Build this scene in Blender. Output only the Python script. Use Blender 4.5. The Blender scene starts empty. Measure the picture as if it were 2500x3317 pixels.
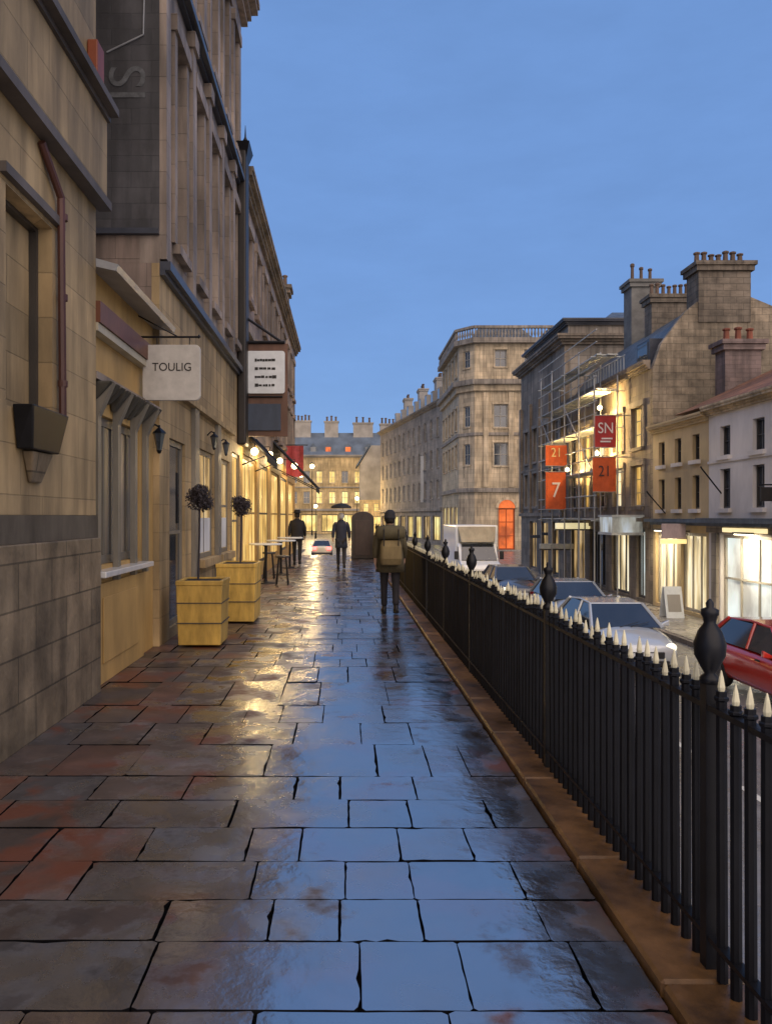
import bpy, math, random
from mathutils import Vector, Matrix
random.seed(7)
R = math.radians
sc = bpy.context.scene
C = sc.collection

# ------------------------------------------------------------------ camera, sky, sun, exposure
EYE = 1.65            # eye height above the raised pavement (pavement top = 0, road = -1.8)
ROAD = -1.8
cam = bpy.data.objects.new('camera', bpy.data.cameras.new('camera'))
C.objects.link(cam)
cam.location = (0, 0, EYE)
cam.rotation_euler = (R(90), 0, 0)
cam.data.sensor_fit = 'HORIZONTAL'
cam.data.sensor_width = 36
cam.data.lens = 35.85
cam.data.shift_x = 0.0531
cam.data.shift_y = 0.0054
cam.data.clip_start = 0.05
cam.data.clip_end = 3000
sc.camera = cam

SUN_EL, SUN_AZ = 30.0, 165.0     # low in the sky behind the camera
world = bpy.data.worlds.new('World'); sc.world = world
world.use_nodes = True
wn = world.node_tree.nodes; wl = world.node_tree.links
wn.clear()
wo = wn.new('ShaderNodeOutputWorld'); bg = wn.new('ShaderNodeBackground')
sky = wn.new('ShaderNodeTexSky'); sky.sky_type = 'NISHITA'; sky.sun_disc = False
sky.sun_elevation = R(SUN_EL); sky.sun_rotation = R(SUN_AZ)
sky.air_density = 1.0; sky.dust_density = 0.3; sky.ozone_density = 3.0
tint = wn.new('ShaderNodeMix'); tint.data_type = 'RGBA'; tint.blend_type = 'MIX'
tint.inputs[0].default_value = 0.86
tint.inputs[7].default_value = (1.30, 2.52, 5.35, 1)      # dusk blue, even over the whole sky
wl.new(sky.outputs[0], tint.inputs[6])
wtc = wn.new('ShaderNodeTexCoord'); wmp = wn.new('ShaderNodeMapping'); wmp.inputs['Scale'].default_value = (2.2, 2.2, 7.0)
wns = wn.new('ShaderNodeTexNoise'); wns.inputs['Scale'].default_value = 3.5; wns.inputs['Detail'].default_value = 9; wns.inputs['Roughness'].default_value = 0.62
wmr = wn.new('ShaderNodeMapRange'); wmr.inputs[1].default_value = 0.3; wmr.inputs[2].default_value = 0.7; wmr.inputs[3].default_value = 0.94; wmr.inputs[4].default_value = 1.02
wvm = wn.new('ShaderNodeVectorMath'); wvm.operation = 'SCALE'      # thin high cloud, barely there
wl.new(wtc.outputs['Generated'], wmp.inputs[0]); wl.new(wmp.outputs[0], wns.inputs['Vector']); wl.new(wns.outputs['Fac'], wmr.inputs[0])
wl.new(tint.outputs[2], wvm.inputs[0]); wl.new(wmr.outputs[0], wvm.inputs['Scale'])
wl.new(wvm.outputs[0], bg.inputs[0]); wl.new(bg.outputs[0], wo.inputs[0])
bg.inputs[1].default_value = 0.12

sl = bpy.data.lights.new('sun', 'SUN'); sl.energy = 3.1; sl.angle = R(95); sl.color = (1.0, 0.75, 0.50)
sun = bpy.data.objects.new('sun', sl); C.objects.link(sun)
sun.rotation_euler = (R(90 - SUN_EL - 12), 0, R(180 - SUN_AZ))
sc.view_settings.view_transform = 'Standard'; sc.view_settings.look = 'None'
sc.view_settings.exposure = 0.14; sc.view_settings.gamma = 1.0
sc.cycles.max_bounces = 5; sc.cycles.diffuse_bounces = 2; sc.cycles.glossy_bounces = 3
sc.cycles.sample_clamp_indirect = 3.0
sc.cycles.use_denoising = True

# ------------------------------------------------------------------ materials
MATS = {}
def mat(name, col, rough=0.75, var=0.25, scale=2.0, streak=0.35, metal=0.0, bump=0.0, ior=1.45,
        brick=None, col2=None, coat=0.0, rvar=0.0, tintattr=False, emit=None, estr=0.0, estreak=None, stain=None, wet=False):
    if name in MATS: return MATS[name]
    m = bpy.data.materials.new(name); m.use_nodes = True
    N = m.node_tree.nodes; L = m.node_tree.links
    p = N['Principled BSDF']
    p.inputs['Roughness'].default_value = rough; p.inputs['Metallic'].default_value = metal
    p.inputs['IOR'].default_value = ior
    p.inputs['Coat Weight'].default_value = coat
    p.inputs['Coat Roughness'].default_value = 0.08
    tc = N.new('ShaderNodeTexCoord'); geo = N.new('ShaderNodeNewGeometry')
    mp = N.new('ShaderNodeMapping'); mp.inputs['Scale'].default_value = (scale, scale, scale * streak)
    L.new(geo.outputs['Position'], mp.inputs[0])
    n1 = N.new('ShaderNodeTexNoise'); n1.inputs['Detail'].default_value = 8; n1.inputs['Scale'].default_value = 1.0
    n1.inputs['Roughness'].default_value = 0.65
    L.new(mp.outputs[0], n1.inputs['Vector'])
    rp = N.new('ShaderNodeMapRange'); rp.inputs[1].default_value = 0.3; rp.inputs[2].default_value = 0.7
    L.new(n1.outputs['Fac'], rp.inputs[0])
    mx = N.new('ShaderNodeMix'); mx.data_type = 'RGBA'
    c = Vector(col)
    a = c * (1 - var)
    b = Vector(col2) if col2 else c * (1 + var)
    mx.inputs[6].default_value = (*a, 1); mx.inputs[7].default_value = (*b, 1)
    L.new(rp.outputs[0], mx.inputs[0])
    out = mx.outputs[2]
    # broad patches
    n2 = N.new('ShaderNodeTexNoise'); n2.inputs['Scale'].default_value = 0.55; n2.inputs['Detail'].default_value = 3
    L.new(geo.outputs['Position'], n2.inputs['Vector'])
    r2 = N.new('ShaderNodeMapRange'); r2.inputs[1].default_value = 0.35; r2.inputs[2].default_value = 0.65
    r2.inputs[3].default_value = 1 - var * 0.8; r2.inputs[4].default_value = 1 + var * 0.5
    L.new(n2.outputs['Fac'], r2.inputs[0])
    vm = N.new('ShaderNodeVectorMath'); vm.operation = 'SCALE'
    L.new(out, vm.inputs[0]); L.new(r2.outputs[0], vm.inputs['Scale']); out = vm.outputs[0]
    hgt = n1.outputs['Fac']
    if brick:
        bw, bh, mort, dark = brick
        sx = N.new('ShaderNodeSeparateXYZ'); L.new(geo.outputs['Position'], sx.inputs[0])
        ad = N.new('ShaderNodeMath'); ad.operation = 'ADD'; L.new(sx.outputs[0], ad.inputs[0]); L.new(sx.outputs[1], ad.inputs[1])
        cb = N.new('ShaderNodeCombineXYZ'); L.new(ad.outputs[0], cb.inputs[0]); L.new(sx.outputs[2], cb.inputs[1])
        bt = N.new('ShaderNodeTexBrick'); L.new(cb.outputs[0], bt.inputs['Vector'])
        bt.inputs['Scale'].default_value = 1; bt.inputs['Brick Width'].default_value = bw; bt.inputs['Row Height'].default_value = bh
        bt.inputs['Mortar Size'].default_value = mort; bt.inputs['Mortar Smooth'].default_value = 0.4
        bt.inputs['Color1'].default_value = (0.86, 0.86, 0.86, 1); bt.inputs['Color2'].default_value = (1.14, 1.11, 1.08, 1)
        bt.inputs['Mortar'].default_value = (dark, dark, dark, 1)
        mm = N.new('ShaderNodeMix'); mm.data_type = 'RGBA'; mm.blend_type = 'MULTIPLY'; mm.inputs[0].default_value = 1
        L.new(out, mm.inputs[6]); L.new(bt.outputs['Color'], mm.inputs[7]); out = mm.outputs[2]
        md_ = N.new('ShaderNodeMapping'); md_.inputs['Scale'].default_value = (5.0, 5.0, 0.45); L.new(geo.outputs['Position'], md_.inputs[0])
        nd = N.new('ShaderNodeTexNoise'); nd.inputs['Scale'].default_value = 1.0; nd.inputs['Detail'].default_value = 6; L.new(md_.outputs[0], nd.inputs['Vector'])
        rd = N.new('ShaderNodeMapRange'); rd.inputs[1].default_value = 0.38; rd.inputs[2].default_value = 0.56; rd.inputs[3].default_value = 0.68; rd.inputs[4].default_value = 1.04
        L.new(nd.outputs['Fac'], rd.inputs[0])       # rain and soot streaks down the stone
        vd = N.new('ShaderNodeVectorMath'); vd.operation = 'SCALE'; L.new(out, vd.inputs[0]); L.new(rd.outputs[0], vd.inputs['Scale']); out = vd.outputs[0]
        if not bump:
            add = N.new('ShaderNodeMath'); add.operation = 'MULTIPLY_ADD'; add.inputs[1].default_value = 0.5
            iv = N.new('ShaderNodeMath'); iv.operation = 'SUBTRACT'; iv.inputs[0].default_value = 1.0; L.new(bt.outputs['Fac'], iv.inputs[1])
            L.new(n1.outputs['Fac'], add.inputs[0]); L.new(iv.outputs[0], add.inputs[2])
            bb = N.new('ShaderNodeBump'); bb.inputs['Strength'].default_value = 0.6; bb.inputs['Distance'].default_value = 0.015
            L.new(add.outputs[0], bb.inputs['Height']); L.new(bb.outputs[0], p.inputs['Normal'])
    if tintattr:
        at = N.new('ShaderNodeAttribute'); at.attribute_name = 'tint'
        mm = N.new('ShaderNodeMix'); mm.data_type = 'RGBA'; mm.blend_type = 'MULTIPLY'; mm.inputs[0].default_value = 1
        L.new(out, mm.inputs[6]); L.new(at.outputs['Color'], mm.inputs[7]); out = mm.outputs[2]
    if stain:
        ns = N.new('ShaderNodeTexNoise'); ns.inputs['Scale'].default_value = 1.7; ns.inputs['Detail'].default_value = 5
        L.new(geo.outputs['Position'], ns.inputs['Vector'])
        rs = N.new('ShaderNodeMapRange'); rs.inputs[1].default_value = 0.53; rs.inputs[2].default_value = 0.6
        L.new(ns.outputs['Fac'], rs.inputs[0])
        ms = N.new('ShaderNodeMix'); ms.data_type = 'RGBA'; ms.inputs[7].default_value = (*stain, 1)
        L.new(rs.outputs[0], ms.inputs[0]); L.new(out, ms.inputs[6]); out = ms.outputs[2]
    L.new(out, p.inputs['Base Color'])
    if rvar:
        r3 = N.new('ShaderNodeMapRange'); r3.inputs[1].default_value = 0.3; r3.inputs[2].default_value = 0.7
        r3.inputs[3].default_value = max(0.02, rough - rvar); r3.inputs[4].default_value = rough + rvar
        n4 = N.new('ShaderNodeTexNoise'); n4.inputs['Scale'].default_value = 2.2; n4.inputs['Detail'].default_value = 5
        L.new(geo.outputs['Position'], n4.inputs['Vector']); L.new(n4.outputs['Fac'], r3.inputs[0])
        L.new(r3.outputs[0], p.inputs['Roughness'])
    if wet:      # rain film: pools along the worn middle, thins out under the wall
        sw = N.new('ShaderNodeSeparateXYZ'); L.new(geo.outputs['Position'], sw.inputs[0])
        xr = N.new('ShaderNodeMapRange'); xr.inputs[1].default_value = -1.9; xr.inputs[2].default_value = -0.25; xr.inputs[3].default_value = -0.16; xr.inputs[4].default_value = 0.13
        L.new(sw.outputs[0], xr.inputs[0])
        x2 = N.new('ShaderNodeMapRange'); x2.inputs[1].default_value = 0.74; x2.inputs[2].default_value = 1.08; x2.inputs[3].default_value = 0.0; x2.inputs[4].default_value = -0.2
        L.new(sw.outputs[0], x2.inputs[0])
        nw = N.new('ShaderNodeTexNoise'); nw.inputs['Scale'].default_value = 2.6; nw.inputs['Detail'].default_value = 7; nw.inputs['Roughness'].default_value = 0.6
        L.new(geo.outputs['Position'], nw.inputs['Vector'])
        a1 = N.new('ShaderNodeMath'); a1.operation = 'ADD'; L.new(nw.outputs['Fac'], a1.inputs[0]); L.new(xr.outputs[0], a1.inputs[1])
        a2 = N.new('ShaderNodeMath'); a2.operation = 'ADD'; L.new(a1.outputs[0], a2.inputs[0]); L.new(x2.outputs[0], a2.inputs[1])
        wr = N.new('ShaderNodeMapRange'); wr.inputs[1].default_value = 0.40; wr.inputs[2].default_value = 0.56; wr.interpolation_type = 'SMOOTHSTEP'
        L.new(a2.outputs[0], wr.inputs[0])
        wi = N.new('ShaderNodeMapRange'); wi.inputs[3].default_value = 1.7; wi.inputs[4].default_value = ior; L.new(wr.outputs[0], wi.inputs[0]); L.new(wi.outputs[0], p.inputs['IOR'])
        wr2 = N.new('ShaderNodeMapRange'); wr2.inputs[3].default_value = 0.24; wr2.inputs[4].default_value = 0.0; L.new(wr.outputs[0], wr2.inputs[0])
        wa_ = N.new('ShaderNodeMath'); wa_.operation = 'ADD'; wa_.use_clamp = True; L.new(r3.outputs[0], wa_.inputs[0]); L.new(wr2.outputs[0], wa_.inputs[1])
        L.new(wa_.outputs[0], p.inputs['Roughness'])
        wd = N.new('ShaderNodeMapRange'); wd.inputs[3].default_value = 0.85; wd.inputs[4].default_value = 0.38; L.new(wr.outputs[0], wd.inputs[0])
        wv = N.new('ShaderNodeVectorMath'); wv.operation = 'SCALE'; L.new(out, wv.inputs[0]); L.new(wd.outputs[0], wv.inputs['Scale']); L.new(wv.outputs[0], p.inputs['Base Color'])
    if bump:
        n3 = N.new('ShaderNodeTexNoise'); n3.inputs['Scale'].default_value = 9; n3.inputs['Detail'].default_value = 6
        L.new(geo.outputs['Position'], n3.inputs['Vector'])
        bp = N.new('ShaderNodeBump'); bp.inputs['Strength'].default_value = bump; bp.inputs['Distance'].default_value = 0.02
        L.new(n3.outputs['Fac'], bp.inputs['Height']); L.new(bp.outputs[0], p.inputs['Normal'])
        if coat: pass
    if emit:
        # lit from inside: uneven light between blinds, goods and lamps
        mp2 = N.new('ShaderNodeMapping'); mp2.inputs['Scale'].default_value = estreak or (2.2, 2.2, 0.7)
        L.new(geo.outputs['Position'], mp2.inputs[0])
        n5 = N.new('ShaderNodeTexNoise'); n5.inputs['Scale'].default_value = 1.3; n5.inputs['Detail'].default_value = 4
        L.new(mp2.outputs[0], n5.inputs['Vector'])
        cr = N.new('ShaderNodeValToRGB')
        e = Vector(emit)
        cr.color_ramp.elements[0].position = 0.34; cr.color_ramp.elements[0].color = (*(e * 0.22), 1)
        cr.color_ramp.elements[1].position = 0.66; cr.color_ramp.elements[1].color = (min(e[0]*1.15,1), min(e[1]*1.35,1), min(e[2]*1.9,1), 1)
        k = cr.color_ramp.elements.new(0.5); k.color = (*(e * 0.8), 1)
        L.new(n5.outputs['Fac'], cr.inputs[0])
        L.new(cr.outputs[0], p.inputs['Emission Color']); p.inputs['Emission Strength'].default_value = estr
    MATS[name] = m
    return m

def glow(name, col, s):
    if name in MATS: return MATS[name]
    m = bpy.data.materials.new(name); m.use_nodes = True
    p = m.node_tree.nodes['Principled BSDF']; p.inputs['Base Color'].default_value = (0.8, 0.75, 0.6, 1)
    p.inputs['Emission Color'].default_value = (*col, 1); p.inputs['Emission Strength'].default_value = s
    MATS[name] = m; return m

M = dict(
    ochre=mat('ochre_stone', (0.35, 0.255, 0.13), 0.7, 0.36, 2.2, 0.3, brick=(0.8, 0.36, 0.006, 0.75)),
    ochre2=mat('golden_render', (0.46, 0.29, 0.10), 0.6, 0.25, 2.5, 0.3),
    brown=mat('brown_stone', (0.275, 0.225, 0.185), 0.7, 0.38, 2.2, 0.25, brick=(0.9, 0.4, 0.006, 0.7)),
    brown2=mat('red_brown_stone', (0.22, 0.17, 0.14), 0.7, 0.35, 3.0, 0.2, brick=(0.8, 0.35, 0.006, 0.7)),
    greystone=mat('grey_plinth_stone', (0.175, 0.135, 0.085), 0.6, 0.5, 3.0, 0.8, brick=(0.62, 0.33, 0.009, 0.4), bump=0.5),
    dark_painted=mat('dark_painted_wall', (0.055, 0.055, 0.06), 0.6, 0.35, 3.0, 0.6, brick=(0.5, 0.2, 0.005, 0.8)),
    ironstone=mat('sooty_carved_stone', (.06, .055, .042), .7, .4, 8),
    lead=mat('lead_flashing', (0.045, 0.05, 0.065), 0.4, 0.25, 4, 1),
    paleled=mat('wet_pale_lead', (0.30, 0.31, 0.32), 0.3, 0.25, 4, 1),
    bath=mat('bath_stone', (0.50, 0.40, 0.26), 0.75, 0.25, 1.6, 0.4, brick=(1.0, 0.42, 0.01, 0.65)),
    bathdark=mat('sooty_stone', (0.22, 0.18, 0.135), 0.8, 0.35, 1.5, 0.4, brick=(0.9, 0.4, 0.01, 0.7)),
    bathgrey=mat('grey_stone', (0.27, 0.235, 0.19), 0.8, 0.25, 1.2, 0.3, brick=(1.0, 0.42, 0.012, 0.65)),
    rubble=mat('rubble_gable_stone', (0.25, 0.205, 0.145), 0.85, 0.4, 1.8, 1.6, brick=(0.55, 0.27, 0.014, 0.6), bump=0.6),
    white=mat('white_stucco', (0.62, 0.58, 0.54), 0.7, 0.14, 1.5, 0.3),
    cream=mat('cream_stucco', (0.48, 0.36, 0.19), 0.7, 0.2, 1.5, 0.3),
    chim=mat('chimney_stone', (0.15, 0.125, 0.095), 0.85, 0.35, 2.0, 2.0, brick=(0.5, 0.24, 0.012, 0.6)),
    mauve=mat('mauve_stack_render', (0.17, 0.128, 0.118), 0.8, 0.2, 2.0, 1.5, brick=(0.45, 0.15, 0.008, 0.8)),
    pot=mat('clay_pot', (0.12, 0.08, 0.055), 0.8, 0.3, 4),
    slate=mat('slate_roof', (0.075, 0.09, 0.105), 0.42, 0.3, 1.5, 1, brick=(0.35, 0.22, 0.01, 0.6)),
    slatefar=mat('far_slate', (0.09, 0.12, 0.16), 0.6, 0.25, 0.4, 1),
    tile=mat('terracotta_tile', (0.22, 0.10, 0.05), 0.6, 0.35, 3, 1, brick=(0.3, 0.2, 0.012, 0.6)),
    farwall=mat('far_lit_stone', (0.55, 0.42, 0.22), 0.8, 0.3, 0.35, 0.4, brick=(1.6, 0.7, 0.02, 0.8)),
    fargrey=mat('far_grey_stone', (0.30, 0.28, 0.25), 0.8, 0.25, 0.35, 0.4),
    glass=mat('window_glass', (0.035, 0.042, 0.05), 0.08, 0.6, 1.2, 1, ior=1.9),
    frame=mat('painted_frame', (0.36, 0.33, 0.27), 0.5, 0.15, 4),
    darkframe=mat('dark_frame', (0.05, 0.045, 0.04), 0.4, 0.2, 4),
    greyframe=mat('grey_shop_frame', (0.17, 0.155, 0.125), 0.45, 0.25, 6, 0.2),
    redwood=mat('red_brown_paint', (0.14, 0.05, 0.025), 0.45, 0.3, 5),
    iron=mat('black_iron', (0.0055, 0.006, 0.0085), 0.42, 0.5, 5, 1, ior=1.35),
    rustiron=mat('rusty_downpipe_paint', (0.075, 0.028, 0.02), 0.5, 0.3, 5),
    tip=mat('cream_highlight_tips', (0.62, 0.58, 0.40), 0.35, 0.25, 20),  # cream colour stands for wet highlights on the iron spear tips
    net=mat('white_half_curtain', (0.62, 0.62, 0.60), 0.8, 0.2, 6, 0.15),
    plank=mat('scaffold_plank', (0.42, 0.44, 0.42), 0.5, 0.3, 3),
    pole=mat('galvanised_pole', (0.30, 0.30, 0.29), 0.4, 0.2, 3, metal=0.4),
    planter=mat('ochre_planter_paint', (0.46, 0.29, 0.06), 0.5, 0.42, 7.0, 0.25, bump=0.3),
    soil=mat('soil', (0.02, 0.014, 0.01), 0.9, 0.3, 10),
    leaf=mat('dark_leaf', (0.035, 0.026, 0.03), 0.5, 0.4, 9, col2=(0.06, 0.045, 0.04)),
    ivy=mat('dark_green_leaf', (0.035, 0.04, 0.022), 0.6, 0.4, 9),
    bark=mat('bark', (0.035, 0.03, 0.035), 0.8, 0.3, 9),
    signwhite=mat('sign_white', (0.62, 0.65, 0.66), 0.5, 0.1, 6, 1),
    signgrey=mat('sign_pale_grey', (0.44, 0.42, 0.38), 0.5, 0.15, 6, 1),
    signboard=mat('sign_brown_board', (0.12, 0.062, 0.04), 0.6, 0.3, 4),
    signblue=mat('sign_slate_blue', (0.04, 0.055, 0.085), 0.5, 0.25, 5),
    ink=mat('black_lettering', (0.015, 0.013, 0.012), 0.5, 0.1, 5),
    chalk=mat('faded_white_paint', (0.10, 0.105, 0.11), 0.7, 0.5, 9, 1),
    awning=mat('black_awning', (0.012, 0.013, 0.016), 0.7, 0.3, 4),
    orange=mat('orange_banner', (0.50, 0.085, 0.018), 0.7, 0.2, 4, 1),
    crimson=mat('crimson_banner', (0.30, 0.022, 0.022), 0.7, 0.2, 4, 1),
    redcloth=mat('red_cloth', (0.36, 0.05, 0.055), 0.7, 0.35, 6, 1),
    lit=mat('lit_shop_window', (0.3, 0.2, 0.08), 0.3, 0.2, 3, emit=(0.9, 0.52, 0.12), estr=0.85),
    litdim=mat('dim_lit_window', (0.2, 0.15, 0.08), 0.25, 0.2, 3, emit=(0.75, 0.47, 0.17), estr=0.6),
    litcream=mat('cream_lit_window', (0.3, 0.27, 0.2), 0.3, 0.2, 3, emit=(0.85, 0.66, 0.34), estr=1.0, estreak=(1.2, 3.0, 0.4)),
    litwhite=mat('white_lit_window', (0.4, 0.4, 0.4), 0.3, 0.1, 3, emit=(0.72, 0.78, 0.72), estr=0.78, estreak=(0.8, 0.8, 0.5)),
    litorange=mat('orange_lit_door', (0.4, 0.1, 0.03), 0.3, 0.2, 3, emit=(0.9, 0.16, 0.02), estr=0.7, estreak=(0.6, 0.6, 0.6)),
    litfar=mat('far_lit_window', (0.4, 0.3, 0.1), 0.4, 0.2, 1, emit=(1.0, 0.70, 0.22), estr=0.95, estreak=(0.5, 0.5, 0.3)),
    bulb=glow('lamp_globe', (1.0, 0.84, 0.42), 9.0),
    tail=glow('tail_lamp', (0.9, 0.02, 0.02), 6.0),
    headl=glow('head_lamp', (1.0, 0.95, 0.75), 0.9),
    concrete=mat('retaining_wall_stone', (0.2, 0.17, 0.14), 0.7, 0.3, 2, 1, brick=(0.7, 0.3, 0.01, 0.5)),
    slab=mat('wet_paving_slab', (0.080, 0.058, 0.044), 0.22, 0.45, 3.0, 1.0, ior=5.6, rvar=0.12, bump=0.21, tintattr=True, coat=0.0, stain=(0.13, 0.038, 0.014), wet=True),
    joint=mat('paving_joint', (0.008, 0.008, 0.009), 0.95, 0.3, 6, 1, ior=1.05),
    coping=mat('brown_kerb_coping', (0.155, 0.078, 0.026), 0.42, 0.75, 3.5, 1, ior=1.5, rvar=0.1, bump=0.4),
    road=mat('wet_asphalt', (0.17, 0.16, 0.145), 0.30, 0.3, 2.5, 1, ior=2.3, rvar=0.12, bump=0.3),
    paint=mat('road_paint', (0.6, 0.6, 0.55), 0.4, 0.2, 5),
    ground=mat('ground_earth', (0.09, 0.085, 0.075), 0.7, 0.3, 0.3, 1),
    farpave=mat('far_wet_pavement', (0.26, 0.235, 0.20), 0.3, 0.3, 1.5, 1, ior=1.8, rvar=0.1, brick=(0.6, 0.6, 0.01, 0.6)),
    tyre=mat('tyre_rubber', (0.012, 0.012, 0.012), 0.7, 0.2, 6),
    rim=mat('alloy_rim', (0.3, 0.3, 0.32), 0.3, 0.1, 6, metal=0.8),
    carglass=mat('car_glass', (0.03, 0.035, 0.045), 0.05, 0.3, 1, ior=1.8),
    trim=mat('black_plastic', (0.015, 0.015, 0.016), 0.5, 0.1, 6),
    silver=mat('pale_grey_car_paint', (0.52, 0.56, 0.59), 0.25, 0.06, 3, coat=1.0, metal=0.2),
    midgrey=mat('blue_grey_car_paint', (0.32, 0.36, 0.41), 0.25, 0.06, 3, coat=1.0),
    darkcar=mat('dark_car_paint', (0.06, 0.066, 0.08), 0.25, 0.06, 3, coat=1.0),
    redcar=mat('red_car_paint', (0.50, 0.028, 0.018), 0.25, 0.06, 3, coat=1.0),
    creamcar=mat('cream_car_paint', (0.62, 0.55, 0.36), 0.3, 0.06, 3, coat=1.0),
    vanwhite=mat('van_white', (0.80, 0.83, 0.85), 0.35, 0.08, 2, coat=0.5),
    skin=mat('skin', (0.40, 0.25, 0.18), 0.5, 0.1, 9),
    hair=mat('dark_hair', (0.02, 0.015, 0.012), 0.6, 0.3, 20),
    coatblack=mat('black_coat', (0.018, 0.018, 0.022), 0.8, 0.3, 9),
    coatnavy=mat('navy_coat', (0.025, 0.03, 0.05), 0.8, 0.3, 9),
    coatolive=mat('olive_jacket', (0.075, 0.06, 0.03), 0.8, 0.3, 9),
    bag=mat('tan_canvas', (0.17, 0.125, 0.055), 0.8, 0.25, 9),
    bagdark=mat('olive_bedroll', (0.085, 0.07, 0.035), 0.8, 0.25, 9),
    trousers=mat('charcoal_trousers', (0.022, 0.02, 0.024), 0.8, 0.3, 9),
    shoe=mat('black_shoe', (0.012, 0.01, 0.01), 0.4, 0.2, 9),
    tabletop=mat('white_tabletop', (0.72, 0.74, 0.72), 0.2, 0.1, 6, ior=1.6),
)

# ------------------------------------------------------------------ mesh helpers
OFF = {}
class MB:
    def __init__(s): s.v = []; s.f = []; s.t = []; s.F = None
    def q(s, pts, tint=None):
        i = len(s.v); s.v += [tuple(p) for p in pts]; s.f.append(tuple(range(i, i + len(pts)))); s.t.append(tint)
    def box(s, x0, x1, y0, y1, z0, z1, tint=None, jit=0.0):
        if x0 > x1: x0, x1 = x1, x0
        if y0 > y1: y0, y1 = y1, y0
        if z0 > z1: z0, z1 = z1, z0
        i = len(s.v)
        c = [(x0,y0,z0),(x1,y0,z0),(x1,y1,z0),(x0,y1,z0),(x0,y0,z1),(x1,y0,z1),(x1,y1,z1),(x0,y1,z1)]
        s.v += c
        for f in ((0,3,2,1),(4,5,6,7),(0,1,5,4),(1,2,6,5),(2,3,7,6),(3,0,4,7)):
            s.f.append(tuple(i + k for k in f)); s.t.append(tint)
        return i
    def fbox(s, F, u0, u1, v0, v1, w0, w1):
        i = len(s.v)
        P = [(u0,v0,w0),(u1,v0,w0),(u1,v1,w0),(u0,v1,w0),(u0,v0,w1),(u1,v0,w1),(u1,v1,w1),(u0,v1,w1)]
        s.v += [F.pt(*p) for p in P]
        for f in ((0,3,2,1),(4,5,6,7),(0,1,5,4),(1,2,6,5),(2,3,7,6),(3,0,4,7)):
            s.f.append(tuple(i + k for k in f)); s.t.append(None)
    def fq(s, F, pts): s.q([F.pt(*p) for p in pts])
    def tube(s, p0, p1, r0, r1=None, n=8, cap=True):
        r1 = r0 if r1 is None else r1
        p0 = Vector(p0); p1 = Vector(p1); d = (p1 - p0)
        if d.length < 1e-6: return
        d.normalize(); a = d.orthogonal().normalized(); b = d.cross(a)
        i = len(s.v)
        for p, r in ((p0, r0), (p1, r1)):
            for k in range(n):
                t = 2 * math.pi * k / n
                s.v.append(tuple(p + (a * math.cos(t) + b * math.sin(t)) * r))
        for k in range(n):
            j = (k + 1) % n; s.f.append((i + k, i + j, i + n + j, i + n + k)); s.t.append(None)
        if cap:
            s.f.append(tuple(i + k for k in reversed(range(n)))); s.t.append(None)
            s.f.append(tuple(i + n + k for k in range(n))); s.t.append(None)
    def path(s, pts, r, n=6):
        for a, b in zip(pts, pts[1:]): s.tube(a, b, r, r, n)
    def lathe(s, prof, c=(0, 0, 0), n=16, sx=1.0, sy=1.0):
        i = len(s.v)
        for r, z in prof:
            for k in range(n):
                t = 2 * math.pi * k / n
                s.v.append((c[0] + r * sx * math.cos(t), c[1] + r * sy * math.sin(t), c[2] + z))
        for j in range(len(prof) - 1):
            for k in range(n):
                l = (k + 1) % n
                s.f.append((i + j*n + k, i + j*n + l, i + (j+1)*n + l, i + (j+1)*n + k)); s.t.append(None)
        s.f.append(tuple(i + k for k in reversed(range(n)))); s.t.append(None)
        s.f.append(tuple(i + (len(prof)-1)*n + k for k in range(n))); s.t.append(None)
    def loft(s, rings):
        n = len(rings[0]); i = len(s.v)
        for r in rings: s.v += [tuple(p) for p in r]
        for j in range(len(rings) - 1):
            for k in range(n):
                l = (k + 1) % n
                s.f.append((i + j*n + k, i + j*n + l, i + (j+1)*n + l, i + (j+1)*n + k)); s.t.append(None)
        s.f.append(tuple(i + k for k in reversed(range(n)))); s.t.append(None)
        s.f.append(tuple(i + (len(rings)-1)*n + k for k in range(n))); s.t.append(None)
    def prism_y(s, poly, y0, y1):      # polygon in (x, z), pushed along y
        s.loft([[(x, y0, z) for x, z in poly], [(x, y1, z) for x, z in poly]])
    def prism_x(s, poly, x0, x1):
        s.loft([[(x0, y, z) for y, z in poly], [(x1, y, z) for y, z in poly]])
    def build(s, name, m, parent=None, bevel=0, smooth=False, sub=0, skin=None, weld=False):
        off = Vector(OFF.get(parent.name, (0, 0, 0))) if parent else Vector((0, 0, 0))
        me = bpy.data.meshes.new(name)
        me.from_pydata([tuple(Vector(p) - off) for p in s.v], [], s.f); me.update()
        o = bpy.data.objects.new(name, me); C.objects.link(o)
        if parent: o.parent = parent; OFF[o.name] = tuple(off)
        if m: me.materials.append(m)
        if any(t is not None for t in s.t):
            ca = me.color_attributes.new('tint', 'FLOAT_COLOR', 'CORNER')
            for p in me.polygons:
                t = s.t[p.index] or (1, 1, 1)
                for li in p.loop_indices: ca.data[li].color = (*t, 1)
        import bmesh
        bm = bmesh.new(); bm.from_mesh(me)
        if weld: bmesh.ops.remove_doubles(bm, verts=bm.verts, dist=1e-4)
        bmesh.ops.recalc_face_normals(bm, faces=bm.faces); bm.to_mesh(me); bm.free()
        if smooth:
            for p in me.polygons: p.use_smooth = True
        if bevel:
            b = o.modifiers.new('bevel', 'BEVEL'); b.width = bevel; b.segments = 2; b.limit_method = 'ANGLE'
        if sub:
            b = o.modifiers.new('sub', 'SUBSURF'); b.levels = sub; b.render_levels = sub
        return o

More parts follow.
